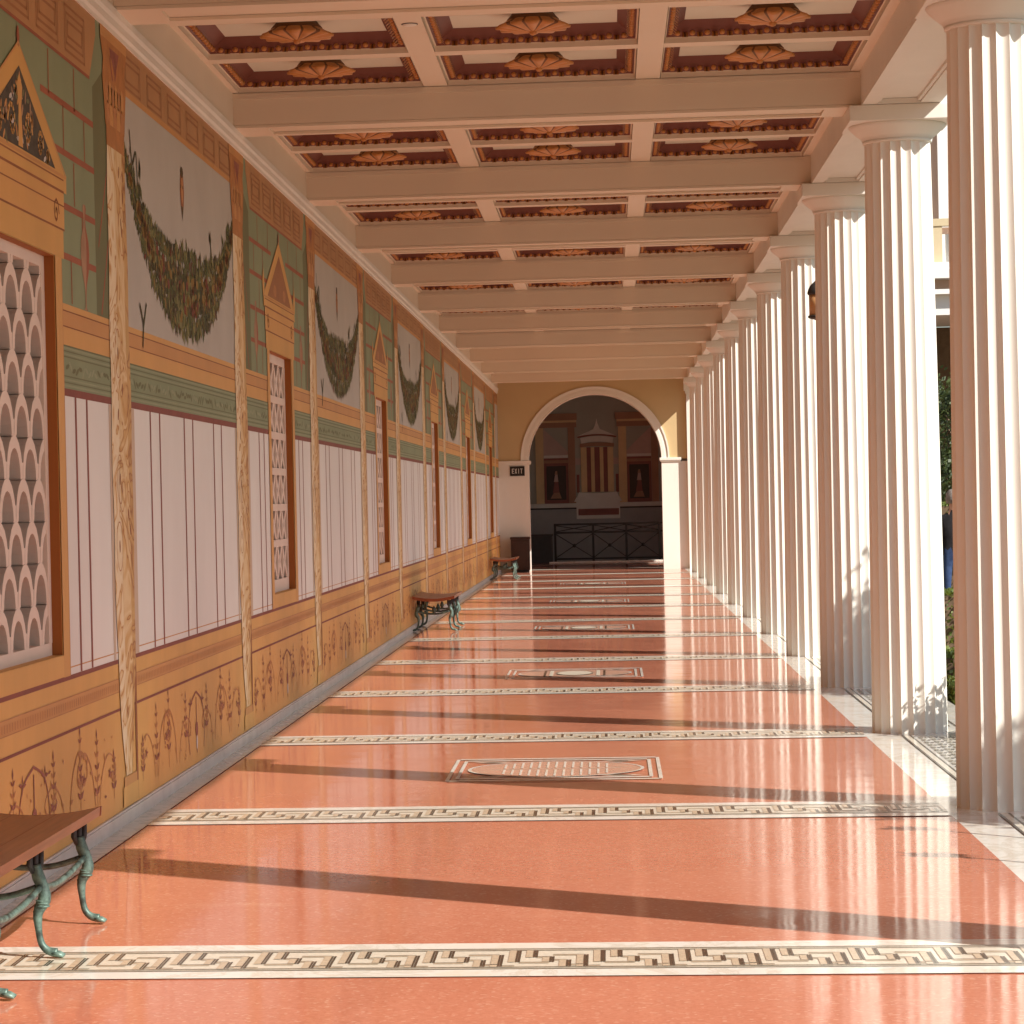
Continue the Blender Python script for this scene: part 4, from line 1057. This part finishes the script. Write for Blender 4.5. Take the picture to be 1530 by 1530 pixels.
# villa across the garden
vi = thing('villa', 'two storey villa with white cornices and tan balcony beyond the garden', 'building', (0, 72, -.12))
g = MB(); g.box(3.2, 30, 5, 16, 0, 6.1, 'soil'); g.box(3.2, 30, 2.5, 16, 8.3, 13.2, 'villa'); g.build('wall', vi)  # ground floor wall gets a dark tone as painted portico shade
g = MB(); g.box(3.0, 30, -.1, 5, 6.12, 6.62, 'trim'); g.box(2.9, 30, -.35, 5, 6.62, 6.74, 'trim'); g.box(3.0, 30, .1, 5, 6.742, 7.0, 'villa'); g.box(2.8, 30, -.5, 5, 7.0, 7.22, 'trim'); g.box(2.85, 30, -.4, 5, 7.222, 7.40, 'trim'); g.build('cornice', vi)
bal = MB()
x_ = 3.0
while x_ < 24:
    bal.box(x_, x_ + .30, 0, .22, 7.402, 8.32, 'villatan'); bal.box(x_ + .30, x_ + .50, .08, .14, 7.402, 8.12, 'trim'); x_ += .5
bal.box(2.95, 24, -.03, .25, 8.321, 8.5, 'villatan'); bal.build('balcony', vi)
x_ = 5.6
while x_ < 24:
    g = MB(); g.lathe([(.34, 0), (.33, 2), (.28, 5.8), (.4, 6.0), (.4, 6.118)], 'trim', 20, x_, .6); g.build('portico_column', vi); x_ += 4.6
x_ = 5.5
while x_ < 24:
    g = MB(); g.box(x_, x_ + .55, 2.35, 2.5, 8.5, 12.6, 'trim'); g.build('pilaster', vi)
    g = MB(); g.box(x_ + 1.1, x_ + 2.3, 2.44, 2.499, 9.0, 11.6, 'winglass'); g.build('window', vi); x_ += 3.0
for x_ in (4.6, 9.0): g = MB(); g.box(x_, x_ + 1.3, 4.93, 4.999, 0, 3.6, 'dkred'); g.build('door', vi)
g = MB(); g.grid([[(2.4, 1.8, 13.2), (31, 1.8, 13.2)], [(2.4, 9, 16), (31, 9, 16)], [(2.4, 17, 13.2), (31, 17, 13.2)]], 'tileroof', False); g.build('roof', vi)

# ------------------------------------------------------------------ the person glimpsed in the gap
pr = thing('person', 'person in dark jacket and blue trousers standing behind the hedge', 'person', (4.80, 41.0, -.12))
def skin_body(name, joints, edges, mats, parent):
    me = bpy.data.meshes.new(name); me.from_pydata([j[:3] for j in joints], edges, [])
    o = bpy.data.objects.new(name, me); col.objects.link(o)
    sk = o.modifiers.new('s', 'SKIN'); sk.use_smooth_shade = True
    for i, j in enumerate(joints):
        v = me.skin_vertices[0].data[i]; v.radius = j[3]; v.use_root = (i == 0)
    sb = o.modifiers.new('d', 'SUBSURF'); sb.levels = sb.render_levels = 1
    dg = bpy.context.evaluated_depsgraph_get(); m2 = bpy.data.meshes.new_from_object(o.evaluated_get(dg)); bpy.data.objects.remove(o)
    for mm_ in mats: m2.materials.append(M[mm_])
    ob = bpy.data.objects.new(name, m2); col.objects.link(ob); ob.parent = parent
    return ob
J = [(0, 0, .95, (.15, .11)), (0, 0, 1.15, (.14, .10)), (0, 0, 1.36, (.17, .11)), (0, 0, 1.47, (.06, .06)), (0, 0, 1.56, (.06, .065)), (0, -.01, 1.64, (.075, .09)), (0, -.01, 1.74, (.055, .07)),
     (-.19, 0, 1.40, (.055, .055)), (-.24, .03, 1.14, (.042, .042)), (-.22, -.08, .92, (.03, .03)), (-.21, -.12, .84, (.025, .035)),
     (.19, 0, 1.40, (.055, .055)), (.24, .03, 1.14, (.042, .042)), (.22, -.08, .92, (.03, .03)), (.21, -.12, .84, (.025, .035)),
     (-.1, 0, .85, (.09, .09)), (-.11, -.02, .50, (.06, .062)), (-.12, .02, .10, (.042, .045)), (-.12, -.12, .035, (.04, .03)),
     (.1, 0, .85, (.09, .09)), (.11, -.02, .50, (.06, .062)), (.12, .02, .10, (.042, .045)), (.12, -.12, .035, (.04, .03))]
Ed = [(0, 1), (1, 2), (2, 3), (3, 4), (4, 5), (5, 6), (2, 7), (7, 8), (8, 9), (9, 10), (2, 11), (11, 12), (12, 13), (13, 14), (0, 15), (15, 16), (16, 17), (17, 18), (0, 19), (19, 20), (20, 21), (21, 22)]
body = skin_body('body', J, Ed, ['skin', 'jacket', 'jeans'], pr)
for p in body.data.polygons:
    c = p.center
    p.material_index = 2 if c.z < .93 and abs(c.x) < .19 else (1 if c.z < 1.48 and not (c.z < .90) else 0)
    if c.z < .06: p.material_index = 1
    p.use_smooth = True
g = MB(); g.lathe([(.10, 1.60), (.106, 1.68), (.095, 1.75), (.05, 1.80), (.005, 1.81)], 'hair', 16, 0, .02); g.build('hair', pr)
g = MB(); ico(g, (0, -.105, 1.63), .014, 'skin'); [ico(g, (s_ * .03, -.093, 1.655), .009, 'hair') for s_ in (-1, 1)]; g.build('face', pr)

# ------------------------------------------------------------------ unseen wall added behind the viewer to limit light
g = MB(); g.box(-2.9, 2.3, YS - .3, YS, 0, 5, 'ochre'); tag(g.build('light_limit_wall'), 'unseen plain ochre wall added behind the viewer to limit light', 'wall')

# ------------------------------------------------------------------ light, sky, camera
sun_dir = Vector((1.0, -0.66, 0.915)).normalized()
L = bpy.data.lights.new('sun', 'SUN'); L.energy = 5.0; L.angle = R(0.5); L.color = (1.0, 0.95, 0.875)
so = bpy.data.objects.new('sun', L); col.objects.link(so); so.rotation_euler = sun_dir.to_track_quat('Z', 'Y').to_euler()
W = bpy.data.worlds.new('World'); sc.world = W; W.use_nodes = True
nt = W.node_tree; bg = nt.nodes['Background']; sky = nt.nodes.new('ShaderNodeTexSky'); sky.sky_type = 'NISHITA'; sky.sun_disc = False
sky.sun_elevation = math.asin(sun_dir.z); sky.sun_rotation = math.atan2(sun_dir.x, sun_dir.y)
nt.links.new(sky.outputs[0], bg.inputs[0]); bg.inputs[1].default_value = 0.068
f_, yaw, pit, rol = 4300.0, .0919, .0024, .0223
fwd = Vector((-math.sin(yaw), math.cos(yaw), 0)); rt = Vector((math.cos(yaw), math.sin(yaw), 0)); up = Vector((0, 0, 1))
f2 = fwd * math.cos(pit) - up * math.sin(pit); u2 = up * math.cos(pit) + fwd * math.sin(pit)
r3 = rt * math.cos(rol) - u2 * math.sin(rol); u3 = u2 * math.cos(rol) + rt * math.sin(rol)
cam = bpy.data.cameras.new('camera'); co = bpy.data.objects.new('camera', cam); col.objects.link(co)
mw = Matrix((r3, u3, -f2)).transposed().to_4x4(); mw.translation = Vector((0, 0, 1.65)); co.matrix_world = mw
cam.sensor_width = 36; cam.sensor_fit = 'HORIZONTAL'; cam.lens = f_ / 1530 * 36; cam.shift_x = (765 - 515) / 1530
cam.clip_start = 0.1; cam.clip_end = 2000
sc.camera = co
sc.view_settings.view_transform = 'Standard'; sc.view_settings.look = 'None'; sc.view_settings.exposure = 0.62; sc.view_settings.gamma = 1
sc.cycles.max_bounces = 12; sc.cycles.diffuse_bounces = 7; sc.cycles.glossy_bounces = 5
sc.cycles.use_denoising = True; sc.cycles.blur_glossy = 0.3
